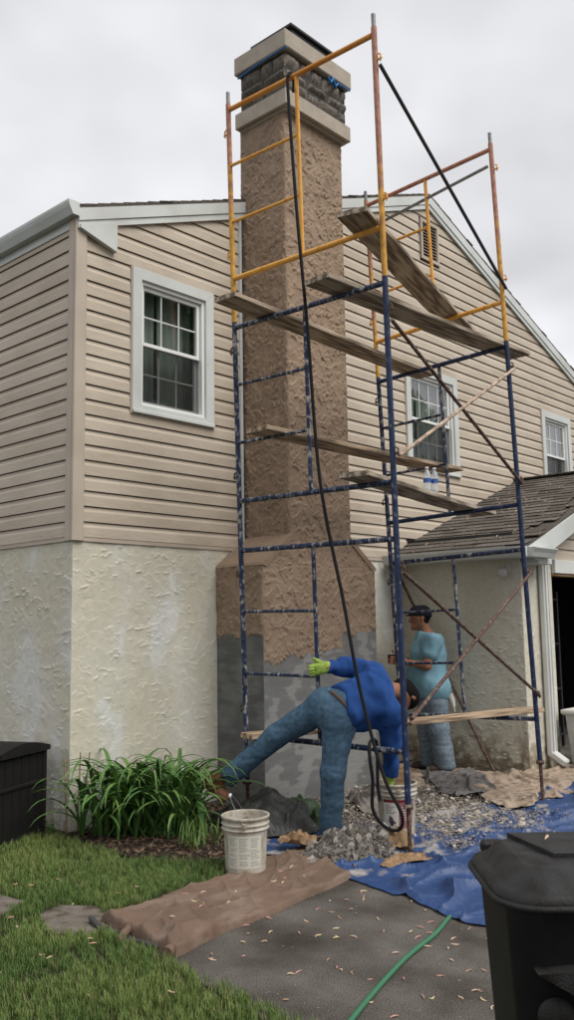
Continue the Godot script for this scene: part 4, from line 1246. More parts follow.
func build_lines() -> void:
	# black rope thrown over the top header, its tail looped by the lowest bar
	var hd := leg_at("a1", 5.846).lerp(leg_at("a2", 5.846), 0.465)
	var pts := curve([hd + Vector3(0.035, -0.1, -0.01), hd + Vector3(0.036, 0.0, -0.005), hd + Vector3(0.0, 0.036, 0), hd + Vector3(-0.036, 0.0, 0.005), hd + Vector3(-0.05, -0.16, 0.01), Vector3(0.72, 4.6, 1.81), Vector3(0.745, 3.71, 1.87), Vector3(0.83, 2.59, 1.888), Vector3(0.945, 1.72, 1.985), Vector3(1.0, 1.085, 2.075), Vector3(1.075, 0.505, 2.2), Vector3(1.16, 0.238, 2.285), Vector3(1.23, 0.11, 2.21), Vector3(1.17, 0.13, 2.132), Vector3(1.105, 0.25, 2.08), Vector3(1.085, 0.45, 2.1), Vector3(1.06, 0.6, 2.1), Vector3(1.1, 0.705, 2.07), Vector3(1.18, 0.72, 2.05), Vector3(1.24, 0.66, 2.03), Vector3(1.25, 0.4, 2.02), Vector3(1.26, 0.28, 2.03)])
	tag(ptube("black_rope", pts, 0.0125, M.rubber, self, 8), "thick black rope hanging from the yellow top bar and looped near the ground", "rope")
	var hp := curve([Vector3(-2.1, gy(4.05) + 0.018, 4.05), Vector3(-1.5, gy(3.74) + 0.018, 3.76), Vector3(-0.99, gy(3.56) + 0.018, 3.565), Vector3(-0.41, gy(3.37) + 0.018, 3.385), Vector3(0.0, gy(3.3) + 0.018, 3.3), Vector3(0.24, gy(3.2) + 0.016, 3.225), Vector3(0.38, gy(3.15) - 0.005, 3.17), Vector3(0.6, gy(3.1) - 0.03, 3.08)], 10)
	tag(ptube("leaning_pole", [Vector3(4.35, 2.11, 0.05), Vector3(4.36, gy(1.17) + 0.035, 1.17)], 0.016, M.rust, self, 10), "rusty steel pole leaning on the house wall behind the standing man", "pole")
	tag(ptube("garden_hose", hp, 0.0125, M.green_hose, self, 10), "green garden hose lying across the driveway towards the blue tarp", "hose")

# ------------------------------------------------------------------ ground, sheets and small things on it
func sheet(pts: Array, lift: float) -> ArrayMesh:
	# flat polygon following the slope of the yard
	var pv := PackedVector2Array()
	for p in pts: pv.append(Vector2(p[0], p[1]))
	var idx := Geometry2D.triangulate_polygon(pv)
	var mb := MB.new()
	for k in range(0, idx.size(), 3):
		var q := []
		for j in 3:
			var p := pv[idx[k + j]]
			q.append(Vector3(p.x, gy(p.y) + lift, p.y))
		mb.tri_out(q[0], q[1], q[2], q[0] - Vector3(0, 1, 0))
	return mb.mesh()

func cloth(called: String, c: Array, nx: int, ny: int, lift: float, hf: Callable, m: Material, wob: float, label: String, category: String, cf = null) -> MeshInstance3D:
	# four ground corners, bilinear, ragged edges, folds from hf(x, z)
	var en := noise(1.4, called.hash() % 1000, 3)
	var pos := PackedVector3Array()
	var col := PackedColorArray()
	for y in ny + 1:
		for x in nx + 1:
			var s := float(x) / nx
			var t := float(y) / ny
			var p: Vector2 = (c[0] as Vector2).lerp(c[1], s).lerp((c[3] as Vector2).lerp(c[2], s), t)
			p += Vector2(en.get_noise_2d(p.x * 1.3, p.y * 1.3), en.get_noise_2d(p.x * 1.3 + 50.0, p.y * 1.3)) * wob
			var e := minf(minf(s, 1.0 - s) * nx, minf(t, 1.0 - t) * ny)
			var hh: float = hf.call(p.x, p.y, s, t)
			pos.append(Vector3(p.x, gy(p.y) + lift + hh * (0.25 + 0.75 * smoothstep(0.0, 4.0, e)), p.y))
			if cf != null: col.append(cf.call(p.x, p.y))
	var mb := MB.new()
	mb.grid(nx, ny, pos, col, true)
	var flipped := mb.n.size() > 0 and mb.n[mb.n.size() / 2].y < 0.0
	if flipped:
		for k in mb.n.size(): mb.n[k] = -mb.n[k]
		for k in range(0, mb.i.size(), 3):
			var q := mb.i[k + 1]
			mb.i[k + 1] = mb.i[k + 2]
			mb.i[k + 2] = q
	var o := part(called, mb.mesh(), m, self)
	tag(o, label, category)
	return o

func chunk(sd: int, sq := 0.6) -> ArrayMesh:
	# broken lump: a jittered octahedron-like hull
	var r := RandomNumberGenerator.new()
	r.seed = sd
	var mb := MB.new()
	var ring := []
	for k in 6:
		var a := TAU * k / 6.0 + r.randf_range(-0.3, 0.3)
		ring.append(Vector3(cos(a) * r.randf_range(0.6, 1.1), r.randf_range(-0.35, 0.35) * sq, sin(a) * r.randf_range(0.5, 1.0)))
	var t := Vector3(r.randf_range(-0.3, 0.3), sq * r.randf_range(0.6, 1.0), r.randf_range(-0.3, 0.3))
	var b := Vector3(r.randf_range(-0.3, 0.3), -sq * 0.8, r.randf_range(-0.3, 0.3))
	for k in 6:
		mb.tri_out(ring[k], ring[(k + 1) % 6], t, Vector3.ZERO)
		mb.tri_out(ring[k], ring[(k + 1) % 6], b, Vector3.ZERO)
	return mb.mesh()

func scatter(called: String, mesh: Mesh, m: Material, xfs: Array, cols: Array, parent: Node) -> MultiMeshInstance3D:
	var mm := MultiMesh.new()
	mm.transform_format = MultiMesh.TRANSFORM_3D
	mm.use_colors = cols.size() > 0
	mm.mesh = mesh
	mm.instance_count = xfs.size()
	for k in xfs.size():
		mm.set_instance_transform(k, xfs[k])
		if cols.size() > 0: mm.set_instance_color(k, cols[k])
	var o := MultiMeshInstance3D.new()
	o.name = numbered(called) if parent == self else called
	o.multimesh = mm
	o.material_override = m
	parent.add_child(o, true)
	return o

func build_ground() -> void:
	var mb := MB.new()
	var pos := PackedVector3Array()
	for z in [-60.0, 0.0, 10.0, 60.0]:
		for x in [-60.0, 0.0, 60.0]:
			pos.append(Vector3(x, gy(minf(z, 12.0)), z))
	mb.grid(2, 3, pos, PackedColorArray(), true)
	tag(part("ground", mb.mesh(), M.lawn_soil, self), "", "", "", "structure")
	tag(part("driveway", sheet([[-1.1, 1.8], [-0.4, 1.74], [0.35, 1.72], [0.75, 1.4], [1.2, 0.9], [1.4, 0.005], [14.0, 0.005], [30.0, 0.005], [30.0, 12.0], [-1.75, 12.0], [-1.7, 6.0], [-1.42, 4.2], [-1.27, 3.3], [-1.14, 2.5]], 0.005), M.asphalt, self), "", "", "", "structure")
	tag(part("flower_bed", sheet([[-0.12, 0.06], [1.45, 0.06], [1.38, 0.8], [0.75, 1.45], [0.36, 1.7], [0.1, 1.55], [-0.12, 1.05], [-0.2, 0.5]], 0.012), M.soil, self), "", "", "", "structure")
	# mulch chips
	rng.seed = 12
	var xfs := []
	var cols := []
	for k in 1500:
		var p := Vector2(rng.randf_range(-0.1, 1.4), rng.randf_range(0.08, 1.65))
		if p.x + p.y > 2.1 or p.y > 1.0 + p.x * 2.0 + 0.2: continue
		var b := Basis.from_euler(Vector3(rng.randf_range(-0.4, 0.4), rng.randf() * TAU, rng.randf_range(-0.4, 0.4))).scaled(Vector3.ONE)
		var sc := rng.randf_range(0.012, 0.028)
		xfs.append(Transform3D(b * Basis.from_scale(Vector3(sc * 1.4, sc * 0.5, sc * 0.7)), Vector3(p.x, gy(p.y) + 0.016, p.y)))
		var t := rng.randf()
		cols.append(Color(0.075, 0.05, 0.035).lerp(Color(0.17, 0.12, 0.085), t * t))
	tag(scatter("mulch", chunk(3), M.rubble, xfs, cols, self), "dark shredded bark mulch in the bed below the lilies", "mulch", "", "stuff")
	# lawn
	var gb := MB.new()
	rng.seed = 21
	for k in 7:
		var a := rng.randf() * TAU
		var hgt := rng.randf_range(0.025, 0.055)
		var lean := Vector3(cos(a), 0, sin(a)) * rng.randf_range(0.008, 0.032)
		var wd := Vector3(-sin(a), 0, cos(a)) * 0.0017
		var o := Vector3(rng.randf_range(-0.012, 0.012), 0, rng.randf_range(-0.012, 0.012))
		var m1 := o + lean * 0.4 + Vector3(0, hgt * 0.62, 0)
		gb.quad(o - wd, o + wd, m1 + wd * 0.8, m1 - wd * 0.8)
		gb.tri(m1 - wd * 0.8, m1 + wd * 0.8, o + lean + Vector3(0, hgt, 0))
	var gm := gb.mesh()
	xfs = []
	cols = []
	var dens := noise(1.1, 14, 3)
	var dark := noise(0.7, 15, 3)
	for k in 62000:
		var p := Vector2(rng.randf_range(-4.6, 0.3), rng.randf_range(-1.2, 5.6))
		var ex := -1.1 - 0.06 * maxf(0.0, p.y - 1.8) + 0.025 * dens.get_noise_2d(p.x * 6.0, p.y * 6.0)
		if p.y > 1.76 + 0.03 * dens.get_noise_2d(p.x * 5.0, 3.0) and p.x > ex: continue
		if p.x > -0.2 and p.y > 1.0 + (p.x + 0.2) * 1.55 and p.x > 0.2: continue
		if p.x > -0.16 + 0.05 * dens.get_noise_2d(p.y * 4.0, 0.0) and p.y < 1.05 + (p.x + 0.16) * 1.35: continue
		if p.x > -0.02 and p.y < 0.05: continue
		if in_paver(p, 0.015): continue
		var d := dens.get_noise_2d(p.x * 2.0, p.y * 2.0)
		if d < -0.34 and rng.randf() < 0.6: continue
		var sc := rng.randf_range(0.75, 1.35) * (1.0 + 0.4 * d)
		xfs.append(Transform3D(Basis(Vector3.UP, rng.randf() * TAU) * Basis.from_scale(Vector3(1.1, sc, 1.1)), Vector3(p.x, gy(p.y) + 0.001, p.y)))
		var g := Color(0.09, 0.155, 0.038).lerp(Color(0.18, 0.235, 0.065), clampf(0.45 + dark.get_noise_2d(p.x * 1.5, p.y * 1.5) + rng.randf_range(-0.35, 0.35), 0, 1))
		if rng.randf() < 0.04: g = Color(0.22, 0.2, 0.09)
		cols.append(g)
	tag(scatter("lawn_grass", gm, M.grass, xfs, cols, self), "short green lawn grass left of the driveway", "grass", "", "stuff")
	# stepping stones sunk in the lawn
	for k in 2:
		var c: Array = PAVERS[k]
		var pm := MB.new()
		var poly := []
		for p in c: poly.append(Vector3(p.x, gy(p.y) - 0.02, p.y))
		pm.extrude(poly, Vector3(0, 1, 0), 0.034)
		tag(part("stepping_stone", pm.mesh(), M.paver, self), ["brown flat stepping stone cut by the left picture edge", "brown flat stepping stone beside the end of the brown canvas"][k], "stepping stone", "stepping stones in the lawn")

const PAVERS := [[Vector2(-1.75, 0.95), Vector2(-1.42, 0.8), Vector2(-1.17, 0.98), Vector2(-1.13, 1.25), Vector2(-1.32, 1.36), Vector2(-1.62, 1.22)], [Vector2(-1.2, 1.5), Vector2(-1.03, 1.45), Vector2(-0.9, 1.62), Vector2(-1.0, 1.92), Vector2(-1.19, 2.0), Vector2(-1.33, 1.8)]]

func in_paver(p: Vector2, _grow: float) -> bool:
	for c in PAVERS:
		if Geometry2D.is_point_in_polygon(p, PackedVector2Array(c)): return true
	return false

func build_sheets() -> void:
	var n1 := noise(1.1, 101, 2)
	var n2 := noise(3.4, 102, 2)
	var fold := func(x: float, z: float, amp: float, fr: float) -> float:
		# sharp creases: ridged noise, warped
		var wx := x + 0.15 * n1.get_noise_2d(z * 1.3, x)
		var a := 1.0 - absf(n1.get_noise_2d(wx * fr, z * fr * 0.8))* 2.2
		var b := 1.0 - absf(n2.get_noise_2d(wx * fr * 0.8 + 7.0, z * fr * 0.6)) * 2.4
		return amp * (maxf(0.0, a) * maxf(0.0, a) + 0.3 * maxf(0.0, b) * maxf(0.0, b))
	var pleat := func(x: float, z: float, ang: float, k: float, amp: float) -> float:
		var ph := (x * cos(ang) + z * sin(ang)) * k + 3.2 * n1.get_noise_2d(x * 0.8, z * 0.8)
		var r := 1.0 - absf(sin(ph))
		return amp * r * r * r * clampf(0.35 + 1.3 * n1.get_noise_2d(x * 1.1 + 30.0, z * 1.1), 0.0, 1.0)
	var dust := noise(2.2, 103, 4)
	var bc := func(x: float, z: float) -> Color:
		var d := smoothstep(0.02, 0.3, dust.get_noise_2d(x * 1.4, z * 1.4) - 0.55 * absf(z - 1.85) - 0.12 * absf(x - 2.2) + 0.24)
		return Color(0.022, 0.052, 0.15).lerp(Color(0.33, 0.305, 0.275), d * 0.85)
	cloth("blue_tarp", [Vector2(0.27, 3.42), Vector2(3.6, 3.75), Vector2(4.4, 2.2), Vector2(0.6, 1.22)], 230, 170, 0.014, func(x, z, s, t): return fold.call(x, z, 0.012, 0.9) + (1.0 + smoothstep(2.4, 2.9, z)) * (pleat.call(x, z, 0.5, 11.0, 0.04) + pleat.call(x + 7.0, z, 1.8, 15.0, 0.035)) + pleat.call(x + 2.0, z + 5.0, 2.5, 24.0, 0.016) + 0.003 * n2.get_noise_2d(x * 2.0, z * 2.0) + 0.05 * smoothstep(3.2, 4.2, x + 0.3 * (2.4 - z)) , M.blue_tarp, 0.12, "wrinkled blue plastic tarp spread under the scaffold feet", "tarp", bc)
	cloth("blue_tarp_fold", [Vector2(3.25, 2.75), Vector2(4.9, 2.6), Vector2(4.85, 2.05), Vector2(3.75, 2.3)], 60, 30, 0.05, func(x, z, s, t): return fold.call(x * 1.3, z, 0.07, 1.6) + 0.09 * sin(PI * t), M.blue_tarp, 0.1, "bunched up fold of blue tarp by the downspout", "tarp", func(x, z): return Color(0.022, 0.052, 0.15))
	cloth("drop_cloth", [Vector2(2.75, 2.2), Vector2(4.5, 2.36), Vector2(5.05, 1.66), Vector2(3.5, 1.15)], 160, 110, 0.045, func(x, z, s, t): return fold.call(x * 0.8 + z * 0.5, z * 1.2 - x * 0.3, 0.01, 0.9) + pleat.call(x, z, 1.9, 13.0, 0.06) + pleat.call(x + 3.0, z, 0.7, 10.0, 0.05), M.drop_cloth, 0.12, "beige canvas drop cloth rumpled around the right scaffold foot", "drop cloth")
	cloth("wall_cloth", [Vector2(3.15, 1.1), Vector2(4.36, 1.25), Vector2(4.38, 0.2), Vector2(3.25, 0.15)], 60, 50, 0.012, func(x, z, s, t): return fold.call(x, z, 0.025, 1.8), M.drop_cloth, 0.06, "beige drop cloth under the standing man beside the garage wall", "drop cloth")
	cloth("grey_cloth", [Vector2(2.85, 1.62), Vector2(3.4, 1.78), Vector2(4.1, 1.1), Vector2(3.6, 0.75)], 70, 50, 0.06, func(x, z, s, t): return fold.call(x, z, 0.025, 1.4) + pleat.call(x, z, 0.9, 17.0, 0.09) + pleat.call(x, z + 4.0, 2.2, 13.0, 0.06), M.grey_cloth, 0.08, "dark grey cloth crumpled in front of the standing man", "drop cloth")
	cloth("dust_sheet", [Vector2(1.65, 1.72), Vector2(2.0, 1.85), Vector2(2.85, 0.95), Vector2(2.35, 0.72)], 60, 46, 0.045, func(x, z, s, t): return fold.call(x * 1.3, z, 0.06, 1.5) + pleat.call(x, z, 0.4, 14.0, 0.07) + pleat.call(x, z + 4.0, 1.7, 12.0, 0.06), M.grey_sheet, 0.08, "pale grey dust sheet heaped behind the paint bucket", "drop cloth")
	cloth("black_plastic", [Vector2(0.7, 1.3), Vector2(1.3, 1.55), Vector2(1.62, 0.7), Vector2(0.95, 0.55)], 60, 60, 0.03, func(x, z, s, t): return fold.call(x * 1.2, z, 0.06, 1.4) + pleat.call(x, z, 0.7, 14.0, 0.08) + 0.2 * sin(PI * s) * sin(PI * t), M.black_plastic, 0.1, "black plastic sheet bunched at the foot of the chimney", "plastic sheet")
	cloth("green_plastic", [Vector2(1.3, 1.42), Vector2(1.52, 1.42), Vector2(1.72, 0.85), Vector2(1.5, 0.8)], 30, 30, 0.04, func(x, z, s, t): return fold.call(x * 1.6, z, 0.08, 1.9) + 0.05 * sin(PI * s), M.green_plastic, 0.05, "dull green plastic sheet crumpled behind the bending worker's leg", "plastic sheet")
	# folded brown canvas: thick, with rolled layers at its left end
	var ct := Node3D.new()
	ct.name = numbered("brown_canvas")
	add_child(ct, true)
	tag(ct, "folded brown canvas tarp lying along the driveway edge", "tarp")
	var pos := PackedVector3Array()
	var tint := PackedColorArray()
	var nx := 200
	var ny := 90
	for y in ny + 1:
		for x in nx + 1:
			var s := float(x) / nx
			var t := float(y) / ny
			var p := Vector2(-1.06, 2.5).lerp(Vector2(0.52, 2.36), s).lerp(Vector2(-1.05, 1.87).lerp(Vector2(0.82, 1.66), s), t)
			p += Vector2(n1.get_noise_2d(p.x * 1.5, p.y * 1.5), n1.get_noise_2d(p.x * 1.5 + 20.0, p.y)) * (0.02 + 0.05 * exp(-s * 6.0))
			var e := minf(minf(s, 1.0 - s) * 1.7, minf(t, 1.0 - t) * 0.72)
			var loose := 0.75 + 2.2 * exp(-s * 4.0) + 0.9 * smoothstep(0.82, 1.0, s)
			var hh: float = 0.032 + 0.016 * exp(-s * s * 40.0) + loose * (fold.call(p.x * 0.9 + p.y * 0.3, p.y * 1.5, 0.009, 1.4) + pleat.call(p.x, p.y, 1.2, 10.0, 0.022) + pleat.call(p.x + 5.0, p.y, 0.25, 14.0, 0.014))
			var smear := smoothstep(0.12, 0.34, dust.get_noise_2d(p.x * 0.9 + 40.0, p.y * 2.4) + 0.12 * n2.get_noise_2d(p.x * 6.0, p.y * 9.0))
			tint.append(Color(0.16, 0.107, 0.078).lerp(Color(0.33, 0.26, 0.215), smear * 0.22) * (1.0 + 0.2 * dust.get_noise_2d(p.x * 0.6, p.y * 0.6)))
			pos.append(Vector3(p.x, gy(p.y) + 0.006 + hh * sqrt(clampf(e / 0.02, 0.0, 1.0)), p.y))
	var mb := MB.new()
	mb.grid(nx, ny, pos, tint)
	part("top_layer", mb.mesh(), M.canvas_top, ct)
	var roll := func(called: String, ctrl: Array, r: float, m: Material) -> void:
		var rb := MB.new()
		var pts := curve(ctrl, 6)
		var rad := []
		for k in pts.size(): rad.append(r * (1.0 + 0.25 * n2.get_noise_1d(k * 1.7 + r * 900.0)))
		rb.tube(pts, rad, 10)
		part(called, rb.mesh(), m, ct)
	roll.call("rolled_edge", [Vector3(-1.08, gy(1.8) + 0.035, 1.82), Vector3(-1.11, gy(2.0) + 0.025, 1.95), Vector3(-1.1, gy(2.1) + 0.022, 2.1)], 0.016, M.tarp_lining)
	roll.call("rolled_edge", [Vector3(-1.02, gy(2.0) + 0.03, 2.08), Vector3(-1.14, gy(2.15) + 0.024, 2.16), Vector3(-1.15, gy(2.2) + 0.022, 2.2)], 0.02, M.brown_tarp)
	roll.call("rolled_edge", [Vector3(-0.85, gy(2.4) + 0.03, 2.4), Vector3(-1.05, gy(2.5) + 0.034, 2.47), Vector3(-1.12, gy(2.5) + 0.03, 2.5)], 0.028, M.brown_tarp)
	roll.call("rolled_edge", [Vector3(-1.12, gy(2.2) + 0.025, 2.22), Vector3(-1.1, gy(2.3) + 0.03, 2.35), Vector3(-1.07, gy(2.4) + 0.018, 2.45)], 0.013, M.tarp_lining)

func build_rubble() -> void:
	# heap of scraped-off stucco under the scaffold
	rng.seed = 41
	var n1 := noise(4.0, 111, 4)
	var pile := Node3D.new()
	pile.name = numbered("rubble_pile")
	add_child(pile, true)
	tag(pile, "grey heap of broken stucco rubble between the brown canvas and the blue tarp", "rubble", "", "stuff")
	var pos := PackedVector3Array()
	var col := PackedColorArray()
	var hgt := func(x: float, z: float) -> float:
		var d := Vector2((x - 1.0) / 0.46, (z - 1.98) / 0.3).length()
		return maxf(0.0, 0.13 * (1.0 - d * d) * (1.0 + 0.7 * n1.get_noise_2d(x * 1.5, z * 1.5)))
	for y in 45:
		for x in 61:
			var px := 0.45 + x * 0.019
			var pz := 1.6 + y * 0.017
			pos.append(Vector3(px, gy(pz) + 0.012 + hgt.call(px, pz) + (0.02 * n1.get_noise_2d(px * 4.0, pz * 4.0) if hgt.call(px, pz) > 0.01 else -0.02), pz))
			col.append(Color(0.14, 0.125, 0.11) * (1.0 + 0.5 * n1.get_noise_2d(px * 5.0, pz * 5.0)))
	var mb := MB.new()
	mb.grid(60, 44, pos, col, true)
	part("heap", mb.mesh(), M.rubble, pile)
	var xf := [[], [], []]
	var cl := [[], [], []]
	for k in 2300:
		var a := rng.randf() * TAU
		var r := sqrt(rng.randf())
		var p := Vector2(1.0 + cos(a) * r * 0.52, 1.98 + sin(a) * r * 0.34)
		var v := k % 3
		var sc := rng.randf_range(0.004, 0.015) * (4.2 if rng.randf() < 0.05 else 1.0)
		xf[v].append(Transform3D(Basis.from_euler(Vector3(rng.randf() * TAU, rng.randf() * TAU, rng.randf() * TAU)) * Basis.from_scale(Vector3(sc, sc * 0.7, sc)), Vector3(p.x, gy(p.y) + 0.016 + hgt.call(p.x, p.y) + rng.randf_range(0.0, 0.012), p.y)))
		cl[v].append(Color(0.11, 0.1, 0.09).lerp(Color(0.4, 0.37, 0.33), pow(rng.randf(), 2.0)))
	for v in 3:
		tag(scatter("chips", chunk(50 + v), M.rubble, xf[v], cl[v], pile), "", "", "", "stuff")
	# loose chips over the tarps
	xf = [[], [], []]
	cl = [[], [], []]
	var dn := noise(1.1, 115, 3)
	for k in 42000:
		var p := Vector2(rng.randf_range(1.15, 3.6), rng.randf_range(0.66, 3.0))
		var w := 1.0 - Vector2((p.x - 2.25 - (1.9 - p.y) * 0.3) / 1.1, (p.y - 1.7) / 0.95).length()
		if w + 0.12 + dn.get_noise_2d(p.x * 1.6, p.y * 1.6) * 0.8 < rng.randf() * 0.55: continue
		if p.x < 3.2 and p.y < 0.66: continue
		var v := k % 3
		var sc := rng.randf_range(0.003, 0.009) * (4.0 if rng.randf() < 0.03 else 1.0)
		xf[v].append(Transform3D(Basis.from_euler(Vector3(rng.randf_range(-0.5, 0.5), rng.randf() * TAU, rng.randf_range(-0.5, 0.5))) * Basis.from_scale(Vector3(sc, sc * 0.55, sc)), Vector3(p.x, gy(p.y) + rng.randf_range(0.022, 0.06), p.y)))
		cl[v].append(Color(0.2, 0.175, 0.15).lerp(Color(0.58, 0.52, 0.45), pow(rng.randf(), 1.4)))
	var deb := Node3D.new()
	deb.name = numbered("stucco_debris")
	add_child(deb, true)
	tag(deb, "scattered beige stucco chips covering the middle of the blue tarp", "debris", "", "stuff")
	for v in 3:
		tag(scatter("chips", chunk(60 + v), M.rubble, xf[v], cl[v], deb), "", "", "", "stuff")
	# grit strewn on the bare driveway
	xf = [[]]
	cl = [[]]
	for k in 420:
		var p := Vector2(rng.randf_range(-1.5, 1.5), rng.randf_range(2.3, 5.0))
		if p.x < -1.2: continue
		var sc := rng.randf_range(0.0022, 0.0055)
		xf[0].append(Transform3D(Basis.from_euler(Vector3(0, rng.randf() * TAU, 0)) * Basis.from_scale(Vector3(sc, sc * 0.6, sc)), Vector3(p.x, gy(p.y) + 0.007, p.y)))
		cl[0].append(Color(0.13, 0.12, 0.11).lerp(Color(0.4, 0.37, 0.33), rng.randf()))
	tag(scatter("driveway_grit", chunk(70), M.rubble, xf[0], cl[0], self), "fine grit strewn over the bare driveway", "grit", "", "stuff")
	# crumpled kraft paper
	var papers := [[Vector3(1.3, 0.07, 2.13), Vector3(0.17, 0.13, 0.12), "torn brown kraft paper crumpled beside the paint bucket"], [Vector3(0.74, 0.03, 1.7), Vector3(0.13, 0.08, 0.08), "small crumpled brown paper at the left end of the rubble heap"], [Vector3(0.98, 0.0, 2.42), Vector3(0.2, 0.035, 0.09), "flat strip of brown paper in front of the rubble heap"]]
	for q in papers:
		var sz: Vector3 = q[1]
		var pm := MB.new()
		var pn := noise(1.6, int(q[0].x * 100), 3)
		var pp := PackedVector3Array()
		for y in 13:
			for x in 17:
				var u := x / 16.0 - 0.5
				var v := y / 12.0 - 0.5
				var hh := clampf((1.0 - absf(pn.get_noise_2d(u, v)) * 3.0) * (1.0 - 2.2 * (u * u + v * v)), -0.1, 1.0)
				pp.append(Vector3((u + 0.15 * pn.get_noise_2d(v, 9.0)) * sz.x * 2.0, hh * sz.y, (v + 0.15 * pn.get_noise_2d(u, 3.0)) * sz.z * 2.0))
		pm.grid(16, 12, pp, PackedColorArray(), true)
		var at: Vector3 = q[0]
		at.y = gy(at.z) + 0.035 + (0.05 if at.x < 1.25 and at.z < 2.3 else 0.0)
		tag(part("kraft_paper", pm.mesh(), M.kraft, self, Transform3D(Basis(Vector3.UP, at.x * 3.0), at)), q[2], "paper", "scraps of brown paper")

func bucket(at: Vector3, label: String, print_tex: Texture2D, handle_up: bool) -> Node3D:
	var b := thing("plastic_bucket", label, "bucket", at, Basis(Vector3.UP, 0.75), "plaster buckets")
	var wall := MB.new()
	wall.lathe([Vector2(0.0, 0.004), Vector2(0.118, 0.0), Vector2(0.127, 0.006), Vector2(0.142, 0.285), Vector2(0.154, 0.287), Vector2(0.155, 0.293), Vector2(0.144, 0.297), Vector2(0.145, 0.315), Vector2(0.155, 0.317), Vector2(0.156, 0.323), Vector2(0.1455, 0.327), Vector2(0.147, 0.35), Vector2(0.157, 0.353), Vector2(0.158, 0.368), Vector2(0.15, 0.37), Vector2(0.142, 0.365), Vector2(0.139, 0.3), Vector2(0.136, 0.22)], 36)
	part("shell", wall.mesh(), M.pail, b)
	var fillm := MB.new()
	var fp := PackedVector3Array()
	var fn := noise(9.0, 33, 3)
	for y in 11:
		for x in 25:
			var a := TAU * x / 24.0
			var r := 0.138 * y / 10.0
			fp.append(Vector3(cos(a) * r, 0.285 + 0.03 * fn.get_noise_2d(cos(a) * r * 3.0, sin(a) * r * 3.0) + 0.025 * pow(y / 10.0, 6.0), sin(a) * r))
	fillm.grid(24, 10, fp, PackedColorArray(), false)
	part("plaster", fillm.mesh(), M.plaster_dirt, b)
	if print_tex:
		var lm := MB.new()
		for k in 21:
			var a := lerpf(-0.85, 0.85, k / 20.0)
			for j in 2:
				var y := lerpf(0.06, 0.262, j)
				var r := lerpf(0.127, 0.142, (y - 0.006) / 0.28) + 0.0008
				lm.v.append(Vector3(sin(a) * r, y, cos(a) * r)); lm.n.append(Vector3(sin(a), 0, cos(a)))
				lm.uv.append(Vector2(k / 20.0, 1.0 - j))
		for k in 20:
			lm.i.append_array(PackedInt32Array([k * 2, k * 2 + 1, k * 2 + 3, k * 2, k * 2 + 3, k * 2 + 2]))
		var pm := mat(Color.WHITE, 0.5, {"tex": print_tex, "tri": false})
		# the print turned towards the driveway
		part("printed_label", lm.mesh(), pm, b, Transform3D(Basis(Vector3.UP, -1.6), Vector3.ZERO))
	var hp := []
	for k in 17:
		var a := PI * k / 16.0
		var p := Vector3(cos(a) * 0.16, 0.325, 0.0) + (Vector3(sin(a) * 0.03, sin(a) * 0.16, sin(a) * -0.1) if handle_up else Vector3(0, -sin(a) * 0.1, sin(a) * 0.17))
		hp.append(p)
	ptube("bail", hp, 0.0028, M.wire, b, 6)
	ptube("grip", [hp[7] , hp[8], hp[9]], 0.009, M.cap_white, b, 8)
	for s in [-1, 1]:
		pbox("ear", Vector3(s * 0.158, 0.325, 0), Vector3(0.014, 0.03, 0.03), M.pail, b)
	return b

func print_lines(sd: int) -> ImageTexture:
	# fine print too small to read: rows of short grey dashes
	var im := Image.create(256, 160, false, Image.FORMAT_RGB8)
	im.fill(Color(0.74, 0.73, 0.68))
	var r := RandomNumberGenerator.new()
	r.seed = sd
	for c in 3:
		var y := 12
		while y < 148:
			var x := 14 + c * 80
			var stop := x + 66 - r.randi() % 26
			while x < stop:
				var w := 3 + r.randi() % 9
				im.fill_rect(Rect2i(x, y, w, 3), Color(0.42, 0.43, 0.45))
				x += w + 3
			y += 7 if r.randf() < 0.85 else 14
	return ImageTexture.create_from_image(im)

func print_brand() -> ImageTexture:
	var im := Image.create(256, 160, false, Image.FORMAT_RGB8)
	im.fill(Color(0.74, 0.73, 0.7))
	im.fill_rect(Rect2i(0, 0, 256, 16), Color(0.42, 0.12, 0.16))
	im.fill_rect(Rect2i(128, 16, 128, 144), Color(0.52, 0.36, 0.38))
	var r := RandomNumberGenerator.new()
	r.seed = 4
	for k in 40:
		var c := Vector2i(60 + int(r.randfn(0, 14)), 118 + int(r.randfn(0, 13)))
		im.fill_rect(Rect2i(c.x, c.y, 11, 10), Color(0.2, 0.13, 0.2).lerp(Color(0.3, 0.22, 0.3), r.randf()))
	for k in 6:
		im.fill_rect(Rect2i(20, 30 + k * 9, 40 + (k * 37) % 50, 4), Color(0.45, 0.42, 0.42))
		im.fill_rect(Rect2i(150, 40 + k * 14, 50 + (k * 29) % 40, 5), Color(0.72, 0.66, 0.64))
	return ImageTexture.create_from_image(im)

func rrect_loft(mb: MB, rings: Array, close_top := true) -> void:
	# rings: [half width, half depth, corner radius, y, shift z]
	var m := 48
	var pos := PackedVector3Array()
	for q in rings:
		for k in m + 1:
			var a := TAU * (k % m) / m
			var d := Vector2(cos(a), sin(a))
			# superellipse-like rounded rectangle
			var inner := Vector2(q[0] - q[2], q[1] - q[2])
			var p: Vector2 = Vector2(clampf(d.x * 9.0 * q[0], -inner.x, inner.x), clampf(d.y * 9.0 * q[1], -inner.y, inner.y)) + d * q[2]
			pos.append(Vector3(p.x, q[3], p.y + (q[4] if q.size() > 4 else 0.0)))
	mb.grid(m, rings.size() - 1, pos, PackedColorArray(), true)
	if close_top:
		var last: Array = rings[-1]
		var c := Vector3(0, last[3], last[4] if last.size() > 4 else 0.0)
		for k in m:
			var i0 := (rings.size() - 1) * (m + 1) + k
			mb.tri_out(pos[i0], pos[i0 + 1], c, c - Vector3(0, 1, 0))

